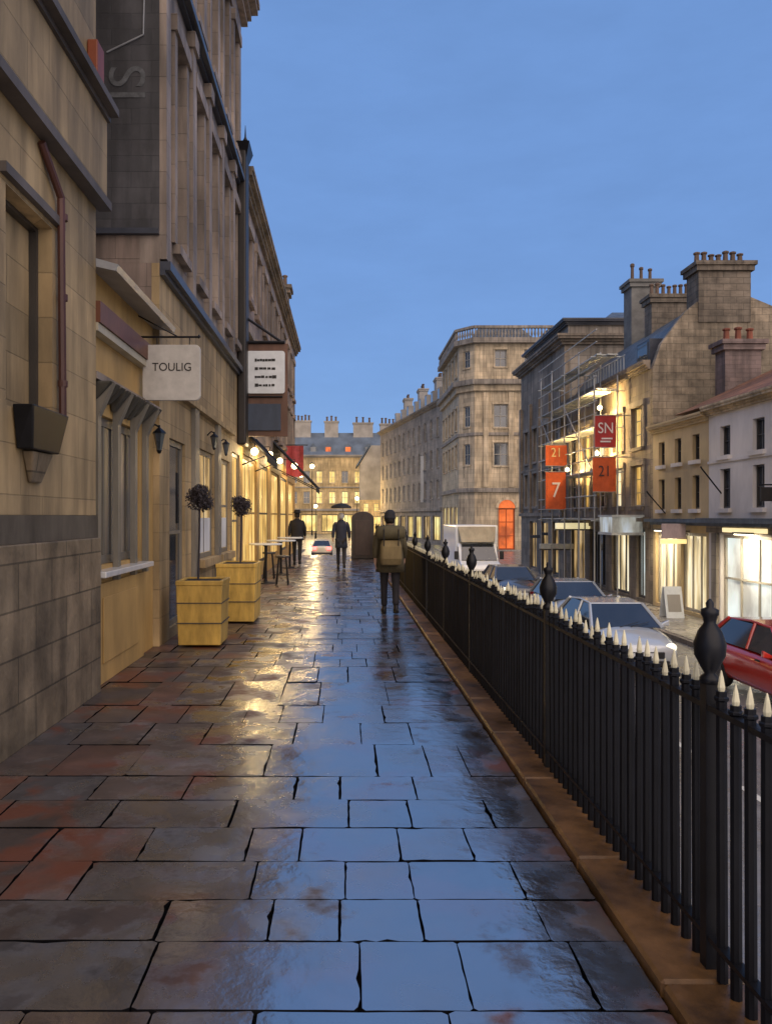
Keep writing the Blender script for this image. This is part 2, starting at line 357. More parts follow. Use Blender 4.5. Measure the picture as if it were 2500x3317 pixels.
def tag(o, label, cat, group=None, kind=None):
    if label: o['label'] = label
    if cat: o['category'] = cat
    if group: o['group'] = group
    if kind: o['kind'] = kind
    return o
def thing(name, loc, label, cat, group=None):
    o = bpy.data.objects.new(name, None); C.objects.link(o); o.location = loc
    o.empty_display_size = 0.3
    OFF[o.name] = tuple(loc)
    return tag(o, label, cat, group)
def struct(mb, name, m, label=None):
    o = mb.build(name, m); o['kind'] = 'structure'
    if label: o['label'] = label
    return o
def copy_tree(o, parent=None):
    c = o.copy(); C.objects.link(c); c.parent = parent
    for ch in list(o.children): copy_tree(ch, c)
    return c
def text(body, name, m, parent, loc, rot, size, ext=0.004, align='CENTER', sx=1.0):
    cu = bpy.data.curves.new(name, 'FONT'); cu.body = body; cu.size = size; cu.extrude = ext
    cu.align_x = align; cu.align_y = 'CENTER'
    cu.materials.append(m)
    tmp = bpy.data.objects.new(name + '_src', cu); C.objects.link(tmp)
    me = bpy.data.meshes.new_from_object(tmp.evaluated_get(bpy.context.evaluated_depsgraph_get()))
    bpy.data.objects.remove(tmp)
    o = bpy.data.objects.new(name, me); C.objects.link(o)
    o.parent = parent; off = Vector(OFF.get(parent.name, (0, 0, 0)))
    o.location = Vector(loc) - off; o.rotation_euler = rot; o.scale = (sx, 1, 1)
    OFF[o.name] = tuple(off)
    return o

class Fr:                      # a facade plane: u along it, v up, w outward
    def __init__(s, A, B, z0=0.0, out=None):
        s.A = Vector((A[0], A[1], 0)); d = Vector((B[0] - A[0], B[1] - A[1], 0)); s.L = d.length
        s.e = d.normalized(); s.n = Vector((s.e.y, -s.e.x, 0)); s.z0 = z0
        if out is not None and s.n.dot(Vector((out[0], out[1], 0))) < 0: s.n = -s.n
    def pt(s, u, v, w): 
        p = s.A + s.e * u + s.n * w
        return (p.x, p.y, s.z0 + v)

def wall_skin(F, parent, m, H, openings, th=0.25, name='wall', v0=0.0, top=None):
    """wall face with real openings and reveals, th thick, its outer face at w = 0"""
    mb = MB(); L = F.L
    us = sorted({0.0, L} | {min(max(o[0], 0), L) for o in openings} | {min(max(o[1], 0), L) for o in openings})
    vs = sorted({v0, H} | {min(max(o[2], v0), H) for o in openings} | {min(max(o[3], v0), H) for o in openings})
    for a, b in zip(us, us[1:]):
        for c, d in zip(vs, vs[1:]):
            if b - a < 1e-5 or d - c < 1e-5: continue
            mu, mv = (a + b) / 2, (c + d) / 2
            if any(o[0] < mu < o[1] and o[2] < mv < o[3] for o in openings): continue
            mb.fq(F, [(a, c, 0), (b, c, 0), (b, d, 0), (a, d, 0)])
    for o in openings:
        a, b, c, d = o[:4]
        mb.fq(F, [(a, c, 0), (a, d, 0), (a, d, -th), (a, c, -th)])
        mb.fq(F, [(b, c, 0), (b, d, 0), (b, d, -th), (b, c, -th)])
        mb.fq(F, [(a, c, 0), (b, c, 0), (b, c, -th), (a, c, -th)])
        mb.fq(F, [(a, d, 0), (b, d, 0), (b, d, -th), (a, d, -th)])
    mb.fq(F, [(0, v0, 0), (0, H, 0), (0, H, -th), (0, v0, -th)])
    mb.fq(F, [(L, v0, 0), (L, H, 0), (L, H, -th), (L, v0, -th)])
    mb.fq(F, [(0, H, 0), (L, H, 0), (L, H, -th), (0, H, -th)])
    return mb.build(name, m, parent)

def window(F, root, o, fm, pm, nb=(1, 1), sill=True, surround=None, th=0.25, arch=False, name='window', fw=0.05):
    a, b, c, d = o[:4]
    mb = MB()
    w0, w1 = -th * 0.72, -th * 0.45
    e = 0.003
    mb.fbox(F, a + e, a + fw, c + e, d - e, w0, w1); mb.fbox(F, b - fw, b - e, c + e, d - e, w0, w1)
    mb.fbox(F, a + fw, b - fw, c + e, c + fw, w0, w1); mb.fbox(F, a + fw, b - fw, d - fw, d - e, w0, w1)
    k = fw * 0.3
    for i in range(nb[0]):
        u = a + (b - a) * (i + 1) / (nb[0] + 1); mb.fbox(F, u - k, u + k, c + fw, d - fw, w0 + 0.01, w1 - 0.01)
    for i in range(nb[1]):
        v = c + (d - c) * (i + 1) / (nb[1] + 1)
        mb.fbox(F, a + fw, b - fw, v - k, v + k, w0 + 0.013, w1 - 0.013)
    wo_ = mb.build(name, fm, root)
    g = MB(); g.fbox(F, a + 0.01, b - 0.01, c + 0.01, d - 0.01, w0 - 0.03, w0 + 0.004); g.build('pane', pm, wo_)
    if sill:
        s_ = MB(); s_.fbox(F, a - 0.09, b + 0.09, c - 0.13, c - 0.002, -0.02, 0.11); s_.build('sill', sill if sill is not True else fm, wo_)
    if surround:
        s_ = MB(); t = 0.16
        s_.fbox(F, a - t, a - 0.002, c, d, -0.01, 0.05); s_.fbox(F, b + 0.002, b + t, c, d, -0.01, 0.05)
        s_.fbox(F, a - t - 0.03, b + t + 0.03, d + 0.002, d + 0.22, -0.01, 0.09)
        s_.build('surround', surround, wo_)
    return wo_

def band(F, root, m, v0, v1, w, name='string_course', u0=-0.05, u1=None, steps=None):
    mb = MB(); u1 = F.L + 0.05 if u1 is None else u1
    for (a, b, ww) in (steps or [(v0, v1, w)]): mb.fbox(F, u0, u1, a, b, 0.002, ww)
    return mb.build(name, m, root)
def cornice(F, root, m, v, w=0.4, h=0.5, u0=-0.1, u1=None, name='cornice'):
    n = 4; st = []
    for i in range(n):
        st.append((v + h * i / n + (0.0005 if i else 0), v + h * (i + 1) / n, w * (0.35, 0.55, 0.9, 1.0)[i]))
    return band(F, root, m, 0, 0, 0, name, u0, u1, st)
def row(u0, u1, n, ww, v0, v1):
    p = (u1 - u0) / n
    return [(u0 + p * (i + .5) - ww / 2, u0 + p * (i + .5) + ww / 2, v0, v1) for i in range(n)]

def chimney(root, x, y, z0, w, d, h, pots, m=None, potm=None, ph=0.55, pr=0.13, along='x'):
    mb = MB(); m = m or M['chim']
    mb.box(x - w/2, x + w/2, y - d/2, y + d/2, z0, z0 + h - 0.35)
    mb.box(x - w/2 - .1, x + w/2 + .1, y - d/2 - .1, y + d/2 + .1, z0 + h - 0.35, z0 + h - 0.15)
    mb.box(x - w/2 - .17, x + w/2 + .17, y - d/2 - .17, y + d/2 + .17, z0 + h - 0.149, z0 + h)
    c = mb.build('chimney', m, root)
    for i in range(pots):
        t = (i + 0.5) / pots - 0.5
        px, py = (x + t * w * 0.98, y) if along == 'x' else (x, y + t * d * 0.98)
        f = random.uniform(0.85, 1.15)
        p = MB(); p.lathe([(pr, 0), (pr*1.05, 0.05), (pr*.72, 0.12*f), (pr*.62, ph*f*0.8), (pr*.9, ph*f*.85), (pr*.9, ph*f*.95), (pr*.5, ph*f)], (px, py, z0 + h), 8)
        p.build('chimney_pot', potm or M['pot'], c)
    return c

# ------------------------------------------------------------------ the setting
g = MB(); g.box(-1500, 1500, -60, 2600, ROAD - 1.0, ROAD - 0.03); struct(g, 'ground', M['ground'])
g = MB()
g.box(1.75, 9.3, -20, 80, ROAD - 0.029, ROAD); g.box(-40, 30, 80.001, 146, ROAD - 0.029, ROAD); g.box(-4, 1.749, 37, 80, ROAD - 0.029, ROAD)
g.box(9.301, 60, 50.4, 75.4, ROAD - 0.029, ROAD)
struct(g, 'road', M['road'])
g = MB()
for k in range(22): g.box(5.0, 5.1, 8 + k * 3.2, 9.8 + k * 3.2, ROAD + 0.001, ROAD + 0.005)
for s in (0, 1): g.box(2.1 + s * .16, 2.18 + s * .16, -10, 50, ROAD + 0.001, ROAD + 0.005)
struct(g, 'road_markings', M['paint'])
g = MB(); g.box(9.302, 11.75, -20, 50.3, ROAD - 0.02, ROAD + 0.14); struct(g, 'far_pavement', M['farpave'])
g = MB(); g.box(9.302, 30, 75.5, 79.9, ROAD - 0.02, ROAD + 0.14); struct(g, 'corner_pavement', M['farpave'])
g = MB(); g.box(9.15, 9.3, -20, 50.3, ROAD + 0.001, ROAD + 0.125); struct(g, 'kerb', M['concrete'])

# raised pavement: retaining body, then the slabs one by one
g = MB(); g.box(-2.7, 1.45, -4, 33.0, ROAD - 0.02, -0.035)
struct(g, 'raised_pavement_wall', M['concrete'])
g = MB(); g.box(-2.6, 1.09, -3.9, 32.95, -0.034, -0.026); struct(g, 'paving_joints', M['joint'])
rows_y = [2212 + 0, 2184, 2034, 1944, 1861, 1789, 1729, 1677, 1609, 1562, 1524, 1474, 1441]
ys = [1660 * EYE / (y - 1115) for y in rows_y][1:]
near = [ys[0] - 0.47 * k for k in range(12, 0, -1)]
ys = near + ys
while ys[-1] < 32.4: ys.append(ys[-1] + random.uniform(0.42, 0.62))
joints = {   # joints read off the photograph for the nearest rows: x where they cross, in metres
    0: [-0.72, .055, .43, .86], 1: [-0.745, -0.305, -0.02, .31, .80], 2: [-1.2, -.41, .0, .30, .78], 3: [-1.0, -.48, -.22, .27, .62],
    4: [-1.3, -.62, .02, .36, .8], 5: [-.95, -.30, -.03, .42], 6: [-1.4, -.52, .21, .55, .8], 7: [-1.05, -.38, .12, .5]}
mb = MB()
def slab(mb, x0, x1, y0, y1, z, tint, tilt=0.0022):
    g1, g2, g3, g4 = (random.choice((.0012, .0025, .0045, .0065)) for _ in range(4))
    x0 += g1; x1 -= g2; y0 += g3; y1 -= g4
    ta, tb = random.gauss(0, tilt), random.gauss(0, tilt * 1.6)
    cx, cy = (x0 + x1) / 2, (y0 + y1) / 2
    cor = [(x0, y0), (x1, y0), (x1, y1), (x0, y1)]; out = []
    m = 7 if cy < 9 else 2
    for k in range(4):
        (ax, ay), (bx, by) = cor[k], cor[(k + 1) % 4]
        for q in range(m):
            t = (q + (.35 if q == 0 else 0)) / m if q else .03
            e = random.uniform(0, .004) if q else .0
            if random.random() < .06: e += random.uniform(.004, .014)      # a chipped edge
            px, py = ax + (bx - ax) * t, ay + (by - ay) * t
            d = math.hypot(px - cx, py - cy); out.append((px - (px - cx) / d * e, py - (py - cy) / d * e))
        out.append((ax + (bx - ax) * .97, ay + (by - ay) * .97))
    n = len(out); i = len(mb.v)
    zz = lambda x, y: z + ta * (x - cx) * 2 + tb * (y - cy) * 2
    mb.v += [(x, y, z - .03) for x, y in out] + [(x, y, zz(x, y)) for x, y in out]
    mb.f.append(tuple(i + n + k for k in range(n))); mb.t.append(tint)
    for k in range(n): mb.f.append((i + k, i + (k + 1) % n, i + n + (k + 1) % n, i + n + k)); mb.t.append((0, 0, 0))
for r, (y0, y1) in enumerate(zip(ys, ys[1:])):
    k = r - 12
    if k in joints: xs = list(joints[k]); xs = [-2.5, -2.0, -1.5] + xs if xs[0] > -1.25 else [-2.5, -1.9] + xs
    else:
        xs = [-2.5 + random.uniform(0.15, 0.5)]
        while xs[-1] < 0.75: xs.append(xs[-1] + random.choice((0.30, .36, .42, .5, .62)) * random.uniform(.95, 1.05))
        xs = [-2.55] + xs[:-1]
    xs = [x for x in xs if x < 0.92] + [1.085]
    for x0, x1 in zip(xs, xs[1:]):
        b = random.uniform(0.65, 1.45); w = random.random()
        t = (b * 1.0, b * 0.95, b * 0.92)
        if w < 0.2: t = (b * 1.25, b * 0.82, b * 0.65)
        elif w < 0.36: t = (b * 0.8, b * 0.95, b * 1.15)
        slab(mb, x0, x1, y0, y1, random.uniform(-0.002, 0.002), t)
o = mb.build('pavement', M['slab']); o['kind'] = 'structure'
o.data.materials.append(M['joint'])
for p in o.data.polygons:
    if abs(p.normal.z) < .5: p.material_index = 1
# raised edge stones under the railing
mb = MB(); y = -3.9
while y < 32.9:
    l = random.uniform(0.8, 1.15); y1 = min(y + l, 32.98)
    mb.box(1.092, 1.40, y + 0.004, y1 - 0.004, -0.03, 0.045 + random.uniform(-.003, .003)); y = y1
struct(mb, 'pavement_coping', M['coping']).modifiers.new('b', 'BEVEL').width = 0.012

# ------------------------------------------------------------------ railing
RX = 1.30
rail = thing('railing', (RX, 2.0, 0.045), 'black iron railing with cream-highlighted spear tips along the kerb of the wet pavement', 'railing')
Y0, Y1 = 0.55, 32.6
mb = MB(); mb.box(RX - .022, RX + .022, Y0, Y1, 0.965, 0.985); mb.build('top_rail', M['iron'], rail)
mb = MB(); mb.box(RX - .02, RX + .02, Y0, Y1, 0.15, 0.168); mb.build('bottom_rail', M['iron'], rail)
def bar_mb(y, z0=0.045):
    m_ = MB(); m_.tube((RX, y, z0), (RX, y, 1.035), 0.0195, 0.0185, 8); m_.lathe([(0.019, 0), (.025, .006), (.025, .014), (.015, .02)], (RX, y, 1.0), 8); return m_
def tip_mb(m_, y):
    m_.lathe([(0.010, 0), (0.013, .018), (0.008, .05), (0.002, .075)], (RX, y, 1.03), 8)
PITCH = 0.094
posts = [0.62, 2.74, 4.92, 7.9, 9.95, 12.1, 14.3, 16.5, 18.7, 20.9, 23.1, 25.3, 27.5, 29.7, 32.0]
yb = [y for y in [Y0 + 0.03 + PITCH * k for k in range(int((Y1 - Y0) / PITCH))] if min(abs(y - p) for p in posts) > 0.055]
vis = [y for y in yb if y > 2.0][:100]
bar0 = bar_mb(vis[0]).build('bar', M['iron'], rail, smooth=False)
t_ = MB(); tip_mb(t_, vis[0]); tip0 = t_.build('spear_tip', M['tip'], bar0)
for y in vis[1:]:
    b = bar0.copy(); C.objects.link(b); b.parent = rail; b.location = (0, y - vis[0], 0)
    b.rotation_euler = (0, 0, random.uniform(0, 3))
    b.location = (0, y - vis[0], 0); b.rotation_euler = (0, 0, 0)
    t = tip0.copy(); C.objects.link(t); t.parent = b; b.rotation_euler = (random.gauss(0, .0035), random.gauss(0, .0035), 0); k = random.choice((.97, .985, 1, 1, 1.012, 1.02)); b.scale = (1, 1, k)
rest = [y for y in yb if y not in vis]
mb = MB()
for y in rest: mb.v, mb.f, mb.t = mb.v, mb.f, mb.t; b_ = bar_mb(y); i = len(mb.v); mb.v += b_.v; mb.f += [tuple(i + k for k in f) for f in b_.f]; mb.t += b_.t
o = mb.build('bars', M['iron'], rail); o['kind'] = 'stuff'
mb = MB()
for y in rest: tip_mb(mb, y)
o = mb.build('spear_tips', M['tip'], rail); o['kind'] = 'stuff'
for p in posts:
    mb = MB(); mb.box(RX - .024, RX + .024, p - .024, p + .024, 0.045, 1.06)
    pb = mb.build('post', M['iron'], rail); mb = MB()
    mb.lathe([(0.034, 0), (.034, .02), (.018, .035), (.03, .055), (.052, .10), (.055, .14), (.04, .185), (.02, .215), (.024, .235), (.03, .245), (.03, .262), (.012, .27), (.014, .285), (.004, .30)], (RX, p, 1.055), 24)
    mb.build('finial', M['iron'], pb, smooth=True)

# ------------------------------------------------------------------ left side, near: L0
LX = -2.34
F = Fr((LX, 1.0), (LX, 7.22), 0, (1, 0))
U = lambda y: y - 1.0
b0 = thing('near_stone_building', (LX, 4, 0), 'ochre stone building at the left edge with grey block plinth and moulded fascia', 'building', 'buildings along the left pavement')
op = [(U(5.30), U(6.15), 2.42, 3.95)]
wall_skin(F, b0, M['ochre'], 13.2, op + [], th=0.25, v0=1.66)
window(F, b0, op[0], M['darkframe'], MATS['ochre_stone'], (0, 0), sill=None, name='blind_window', fw=0.035)
mb = MB(); mb.box(LX - 6, LX - 0.255, 1.0, 7.2, ROAD, 13.2); mb.build('rear_wall', M['ochre'], b0)
mb = MB(); mb.fbox(F, 0, F.L, -0.4, 1.45, -0.25, 0.05); mb.build('plinth', M['greystone'], b0, bevel=0.01)
mb = MB(); mb.fbox(F, 0, F.L + 0.01, 1.452, 1.658, -0.25, 0.015); mb.build('plinth_band', mat('dark_band', (0.085, .072, .056), 0.6, .55, 3), b0)
band(F, b0, M['ochre'], 4.62, 5.38, 0.09, 'fascia')
band(F, b0, mat('dark_stone_moulding', (.10, .085, .075), .7, .3, 3), 4.54, 4.62, 0.13, 'lower_moulding', u1=F.L + .07)
band(F, b0, MATS['dark_stone_moulding'], 5.38, 5.50, 0.22, 'upper_moulding', steps=[(5.382, 5.43, .12), (5.431, 5.5, .2)], u1=F.L + .07)
mb = MB(); mb.fbox(F, U(5.2), U(6.3), 3.99, 4.06, 0, 0.05); mb.build('window_head', MATS['dark_stone_moulding'], b0)

dp = thing('downpipe', (LX, 6.24, 2.2), 'thin red-brown downpipe beside the blind window of the nearest wall', 'downpipe')
mb = MB(); mb.path([(LX + .03, 5.85, 4.5), (LX + .05, 6.2, 4.22), (LX + .05, 6.24, 2.42)], .032, 8)
mb.build('pipe', M['rustiron'], dp)
mb = MB()
for z in (2.7, 3.4, 4.05): mb.lathe([(.04, 0), (.04, .05)], (LX + .05, 6.24 if z < 4.1 else 6.2, z), 10)
mb.build('bracket', M['rustiron'], dp)
wb = thing('window_box', (LX + .12, 5.85, 2.1), 'black iron trough on a tapered stone corbel under the blind window', 'window box')
mb = MB()
mb.loft([[(LX + .01, 5.45, 2.13), (LX + .12, 5.47, 2.13), (LX + .12, 5.98, 2.13), (LX + .01, 6.0, 2.13)],
         [(LX + .01, 5.38, 2.44), (LX + .16, 5.38, 2.44), (LX + .16, 6.08, 2.44), (LX + .01, 6.08, 2.44)]])
mb.build('trough', M['iron'], wb, bevel=.01)
mb = MB(); mb.loft([[(LX + .005, 5.66, 1.9), (LX + .03, 5.66, 1.9), (LX + .03, 5.86, 1.9), (LX + .005, 5.86, 1.9)],
                    [(LX + .002, 5.56, 2.125), (LX + .09, 5.56, 2.125), (LX + .09, 5.94, 2.125), (LX + .002, 5.94, 2.125)]])
mb.build('corbel', M['greystone'], wb, bevel=.02)
ab = thing('alarm_box', (LX, 7.05, 5.55), 'small rust-red alarm box high on the corner above the fascia', 'alarm box')
mb = MB(); mb.box(LX + .004, LX + .10, 6.96, 7.16, 5.62, 5.98); mb.build('cover', mat('rust_red_plastic', (.22, .05, .015), .5, .2, 5), ab, bevel=.012)
mb = MB(); mb.box(LX + .02, LX + .09, 6.99, 7.13, 5.54, 5.619); mb.build('lamp', M['signwhite'], ab, bevel=.01)

# L1: shopfront under a lead canopy
LX1 = -2.42
F = Fr((LX1, 7.23), (LX1, 9.68), 0, (1, 0)); U = lambda y: y - 7.23
b1 = thing('shopfront_building', (LX1, 8.4, 0), 'low ochre shopfront with grey mullioned window, red-brown fascia strip and lead ledge', 'shop', 'buildings along the left pavement')
op = [(0.12, U(9.05), 1.16, 2.66)]
wall_skin(F, b1, M['ochre2'], 4.05, op, th=0.12)
window(F, b1, op[0], M['greyframe'], mat('curtained_glass', (.24, .215, .18), .3, .35, 5, .15), (5, 0), sill=None, name='shop_window', fw=0.09, th=.12)
mb = MB(); mb.box(LX1 - 4, LX1 - .255, 7.23, 9.68, ROAD, 4.0); mb.build('rear_wall', M['brown'], b1)
mb = MB(); mb.fbox(F, 0.05, U(9.1), 1.06, 1.12, -.1, .16); mb.build('sill', mat('wet_white_sill', (.6, .6, .58), .15, .1, 5, ior=1.8), b1, bevel=.01)
mb = MB(); mb.fbox(F, 0.08, U(9.08), .0, .99, .002, .045); mb.fbox(F, .3, U(8.8), .2, .85, .046, .06); mb.build('stall_riser', M['ochre2'], b1, bevel=.008)
band(F, b1, M['redwood'], 3.48, 3.68, .12, 'fascia_strip', u0=0)
band(F, b1, mat('pale_moulding', (.42, .38, .28), .5, .2, 4), 3.40, 3.477, .10, 'fascia_moulding', u0=0)
band(F, b1, M['brown'], 2.95, 3.02, .09, 'window_head', u0=0)
mb = MB(); mb.loft([[F.pt(0, 4.06, -.2), F.pt(0, 3.96, .27), F.pt(0, 4.02, .29), F.pt(0, 4.16, -.2)],
                    [F.pt(F.L, 4.06, -.2), F.pt(F.L, 3.96, .27), F.pt(F.L, 4.02, .29), F.pt(F.L, 4.16, -.2)]])
mb.build('ledge', M['paleled'], b1)
mb = MB(); mb.box(-8, -3.6, 7.23, 9.68, 4.0, 13); mb.build('upper_wall', M['brown'], b1)
for y in (7.4, 8.05, 8.7, 9.2):
    mb = MB(); mb.fbox(F, U(y) - .05, U(y) + .05, 0.99, 2.94, .003, .06)
    mb.loft([[F.pt(U(y) - .05, 2.6, .061), F.pt(U(y) + .05, 2.6, .061), F.pt(U(y) + .05, 2.62, .065), F.pt(U(y) - .05, 2.62, .065)],
             [F.pt(U(y) - .05, 2.93, .061), F.pt(U(y) + .05, 2.93, .061), F.pt(U(y) + .05, 2.93, .2), F.pt(U(y) - .05, 2.93, .2)]])
    mb.build('pilaster', M['greyframe'], b1)

def leaves(mb, c, rad, n, size, shell=0.55, squash=1.0, lumps=None):
    lumps = lumps or [(Vector((0, 0, 0)), 1.0)]
    for _ in range(n):
        lc, lr = random.choice(lumps)
        while True:
            d = Vector((random.uniform(-1, 1), random.uniform(-1, 1), random.uniform(-1, 1)))
            if 0.05 < d.length < 1: break
        d = d.normalized() * (shell + (1 - shell) * random.random()) * lr
        p = Vector(c) + Vector((d.x * rad, d.y * rad, d.z * rad * squash)) + lc * rad
        a = Vector((random.gauss(0, 1), random.gauss(0, 1), random.gauss(0, 1))).normalized(); b = a.orthogonal().normalized()
        s = size * random.uniform(.6, 1.3)
        mb.q([p - a * s, p + b * s * .45, p + a * s, p - b * s * .45])
mb = MB()
for k in range(11):
    y = 7.36 + .19 * k; h = random.uniform(.14, .24)
    mb.loft([[(LX1 + .01, y - .03, 2.93 - h), (LX1 + .05, y - .03, 2.93 - h), (LX1 + .05, y + .03, 2.93 - h), (LX1 + .01, y + .03, 2.93 - h)],
             [(LX1 + .01, y - .075, 2.94), (LX1 + .21, y - .075, 2.94), (LX1 + .21, y + .075, 2.94), (LX1 + .01, y + .075, 2.94)]])
    c_ = mb.build('corbel', M['ironstone'], b1, bevel=.02); mb = MB()

# hanging sign TOULIG
hs = thing('hanging_sign', (-2.02, 9.0, 3.0), 'pale grey board with rounded corners hanging from an iron bracket, lettered TOULIG', 'hanging sign')
def rrect(x0, x1, z0, z1, r, n=5):
    p = []
    for cx, cz, a0 in ((x1 - r, z1 - r, 0), (x0 + r, z1 - r, 90), (x0 + r, z0 + r, 180), (x1 - r, z0 + r, 270)):
        for k in range(n + 1):
            a = R(a0 + 90 * k / n); p.append((cx + r * math.cos(a), cz + r * math.sin(a)))
    return p
mb = MB(); mb.prism_y(rrect(-2.365, -1.69, 3.005, 3.655, .06), 8.975, 9.025); mb.build('board', M['signgrey'], hs, bevel=.006)
text('TOULIG', 'lettering', M['ink'], hs, (-2.02, 8.972, 3.39), (R(90), 0, 0), .135, .002, sx=.95)
mb = MB(); mb.path([(LX1, 9.0, 3.75), (-1.72, 9.0, 3.75)], .012, 6); mb.lathe([(.001, 0), (.025, .02), (.001, .05)], (-1.71, 9, 3.73), 8)
mb.tube((LX1, 9, 4.0), (-1.95, 9, 3.75), .008); mb.tube((-2.2, 9, 3.65), (-2.2, 9, 3.75), .006); mb.tube((-1.82, 9, 3.65), (-1.82, 9, 3.75), .006)
mb.build('bracket', M['iron'], hs)

# ------------------------------------------------------------------ L2: tall building
F = Fr((LX, 9.70), (LX, 17.3), 0, (1, 0)); U = lambda y: y - 9.70
b2 = thing('tall_stone_building', (LX, 13.5, 0), 'tall brown stone building with dark painted end wall carrying faded white lettering', 'building', 'buildings along the left pavement')
gop = [(U(10.25), U(11.25), 0.15, 2.7), (U(12.35), U(13.75), 0.95, 2.75), (U(14.2), U(15.6), 0.95, 2.75), (U(15.95), U(17.1), 0.1, 3.0)]
u1 = row(.45, F.L - .3, 5, .62, 5.35, 8.2); u2 = row(.45, F.L - .3, 5, .62, 9.4, 11.9)
wall_skin(F, b2, M['brown'], 12.7, u1 + u2, v0=4.85, name='upper_wall')
wall_skin(F, b2, M['ochre'], 4.85, gop, name='ground_wall', th=.1)
for i, o in enumerate(u1 + u2): window(F, b2, o, M['darkframe'], M['glass'], (1, 2), sill=M['brown'], surround=M['brown'])
for i, o in enumerate(gop):
    w = window(F, b2, o, M['greyframe'], (M['glass'], M['litdim'], M['litdim'], M['lit'])[i], (1 if i else 0, 1), sill=(M['ochre'] if i in (1, 2) else None), name='door' if i == 0 else 'shop_window', fw=.08, th=.1)
    if i in (1, 2):
        c = MB(); c.fbox(F, o[0] + .09, o[1] - .09, 1.04, 1.62, -.066, -.06); c.build('half_curtain', M['net'], w)
    if i == 0:
        c = MB(); c.tube(F.pt(o[0] + .33, 1.55, .03), F.pt(o[0] + .33, 2.25, .03), .022); c.build('handle', M['iron'], w)
mb = MB(); mb.box(LX - 7, LX - .255, 9.95, 17.3, ROAD, 12.7); mb.build('rear_wall', M['brown'], b2)
E = Fr((LX - 7, 9.70), (LX - .001, 9.70), 0, (0, -1))
mb = MB(); mb.fbox(E, 0, E.L - .101, 4.0, 4.849, -.25, 0); mb.fbox(E, 0, E.L - .25, 4.85, 5.249, -.25, 0); mb.build('end_wall', M['brown2'], b2)
mb = MB(); mb.fbox(E, 0, E.L - .25, 5.25, 12.7, -.25, 0.0); mb.build('painted_end_wall', M['dark_painted'], b2)
mb = MB(); mb.fbox(E, E.L - .249, E.L - .0, 5.25, 8.0, .001, .004); mb.fbox(E, E.L - .249, E.L, 8.0, 12.7, .001, .004); mb.build('painted_corner', M['dark_painted'], b2)
mb = MB(); mb.fbox(E, 4, E.L, 5.20, 5.27, .005, .07); mb.build('end_moulding', M['lead'], b2)
text('IS', 'faded_lettering', M['chalk'], b2, (-2.72, 9.694, 7.12), (R(90), R(-90), 0), .66, .002, sx=1.0)
mb = MB(); mb.path([(-2.52, 9.68, 8.6), (-2.54, 9.68, 7.72), (-3.0, 9.68, 7.5)], .010, 6); mb.build('cable', M['paleled'], b2)
band(F, b2, M['lead'], 4.72, 4.86, .13, steps=[(4.70, 4.76, .07), (4.761, 4.87, .14)], u0=0)
band(F, b2, M['lead'], 8.85, 8.97, .16, 'upper_string_course', steps=[(8.84, 8.9, .08), (8.901, 9.0, .17)])
cornice(F, b2, M['brown'], 12.7, .42, .5)
pos = [.12] + [(a[1] + b[0]) / 2 for a, b in zip(u1, u1[1:])] + [F.L - .12]
for u in pos:
    mb = MB(); mb.fbox(F, u - .12, u + .12, 4.9, 8.82, .002, .09); mb.fbox(F, u - .16, u + .16, 8.6, 8.83, .003, .13); mb.build('pilaster', M['brown'], b2)
for u in (U(11.85), U(13.97)):
    mb = MB(); mb.fbox(F, u - .16, u + .16, 0, 3.3, .002, .07); mb.build('ground_pilaster', M['greyframe'], b2)
mb = MB(); mb.fbox(F, .02, U(15.8), 3.3, 3.38, .002, .1); mb.build('shop_cornice', M['ochre'], b2)

dp = thing('downpipe', (LX + .14, 16.9, 3.2), 'broad black downpipe with a spiked hopper between the tall building and the bracket sign', 'downpipe')
mb = MB(); mb.box(LX + .002, LX + .2, 16.62, 17.15, 3.2, 9.6); mb.build('pipe', mat('black_brown_iron', (.018, .014, .011), .5, .5, 3), dp, bevel=.04)
mb = MB(); mb.loft([[(LX, 16.7, 9.45), (LX + .2, 16.7, 9.45), (LX + .2, 17.1, 9.45), (LX, 17.1, 9.45)], [(LX, 16.55, 9.75), (LX + .28, 16.55, 9.75), (LX + .28, 17.25, 9.75), (LX, 17.25, 9.75)]])
mb.lathe([(.05, 0), (.03, .1), (.06, .16), (.02, .24), (.005, .5)], (LX + .15, 16.9, 9.75), 8)
mb.build('hopper', M['iron'], dp)

def wall_lantern(x, y, z, label, lit=False, s=1.0, group='lanterns on the left shopfronts'):
    t = thing('wall_lantern', (x, y, z), label, 'lantern', group)
    mb = MB(); mb.path([(x, y, z + .1 * s), (x + .1 * s, y, z + .2 * s), (x + .17 * s, y, z + .16 * s)], .012, 6); mb.build('bracket', M['iron'], t)
    mb = MB(); mb.lathe([(.04 * s, -.2 * s), (.09 * s, .06 * s)], (x + .17 * s, y, z), 6); mb.build('pane', M['bulb'] if lit else M['glass'], t)
    mb = MB(); mb.lathe([(.11 * s, .06 * s), (.09 * s, .09 * s), (.02 * s, .15 * s), (.015 * s, .19 * s)], (x + .17 * s, y, z), 6); mb.build('cap', M['iron'], t)
    mb = MB(); mb.lathe([(.02 * s, -.25 * s), (.045 * s, -.2 * s)], (x + .17 * s, y, z), 6); mb.build('finial', M['iron'], t)
    return t
wall_lantern(LX1, 9.45, 2.62, 'dark wall lantern at the end of the mullioned shop window', s=.8)
wall_lantern(LX, 13.05, 2.95, 'small dark wall lantern above the first curtained shop window', s=.7)
wall_lantern(LX, 14.35, 2.95, 'small dark wall lantern above the second curtained shop window', s=.7)

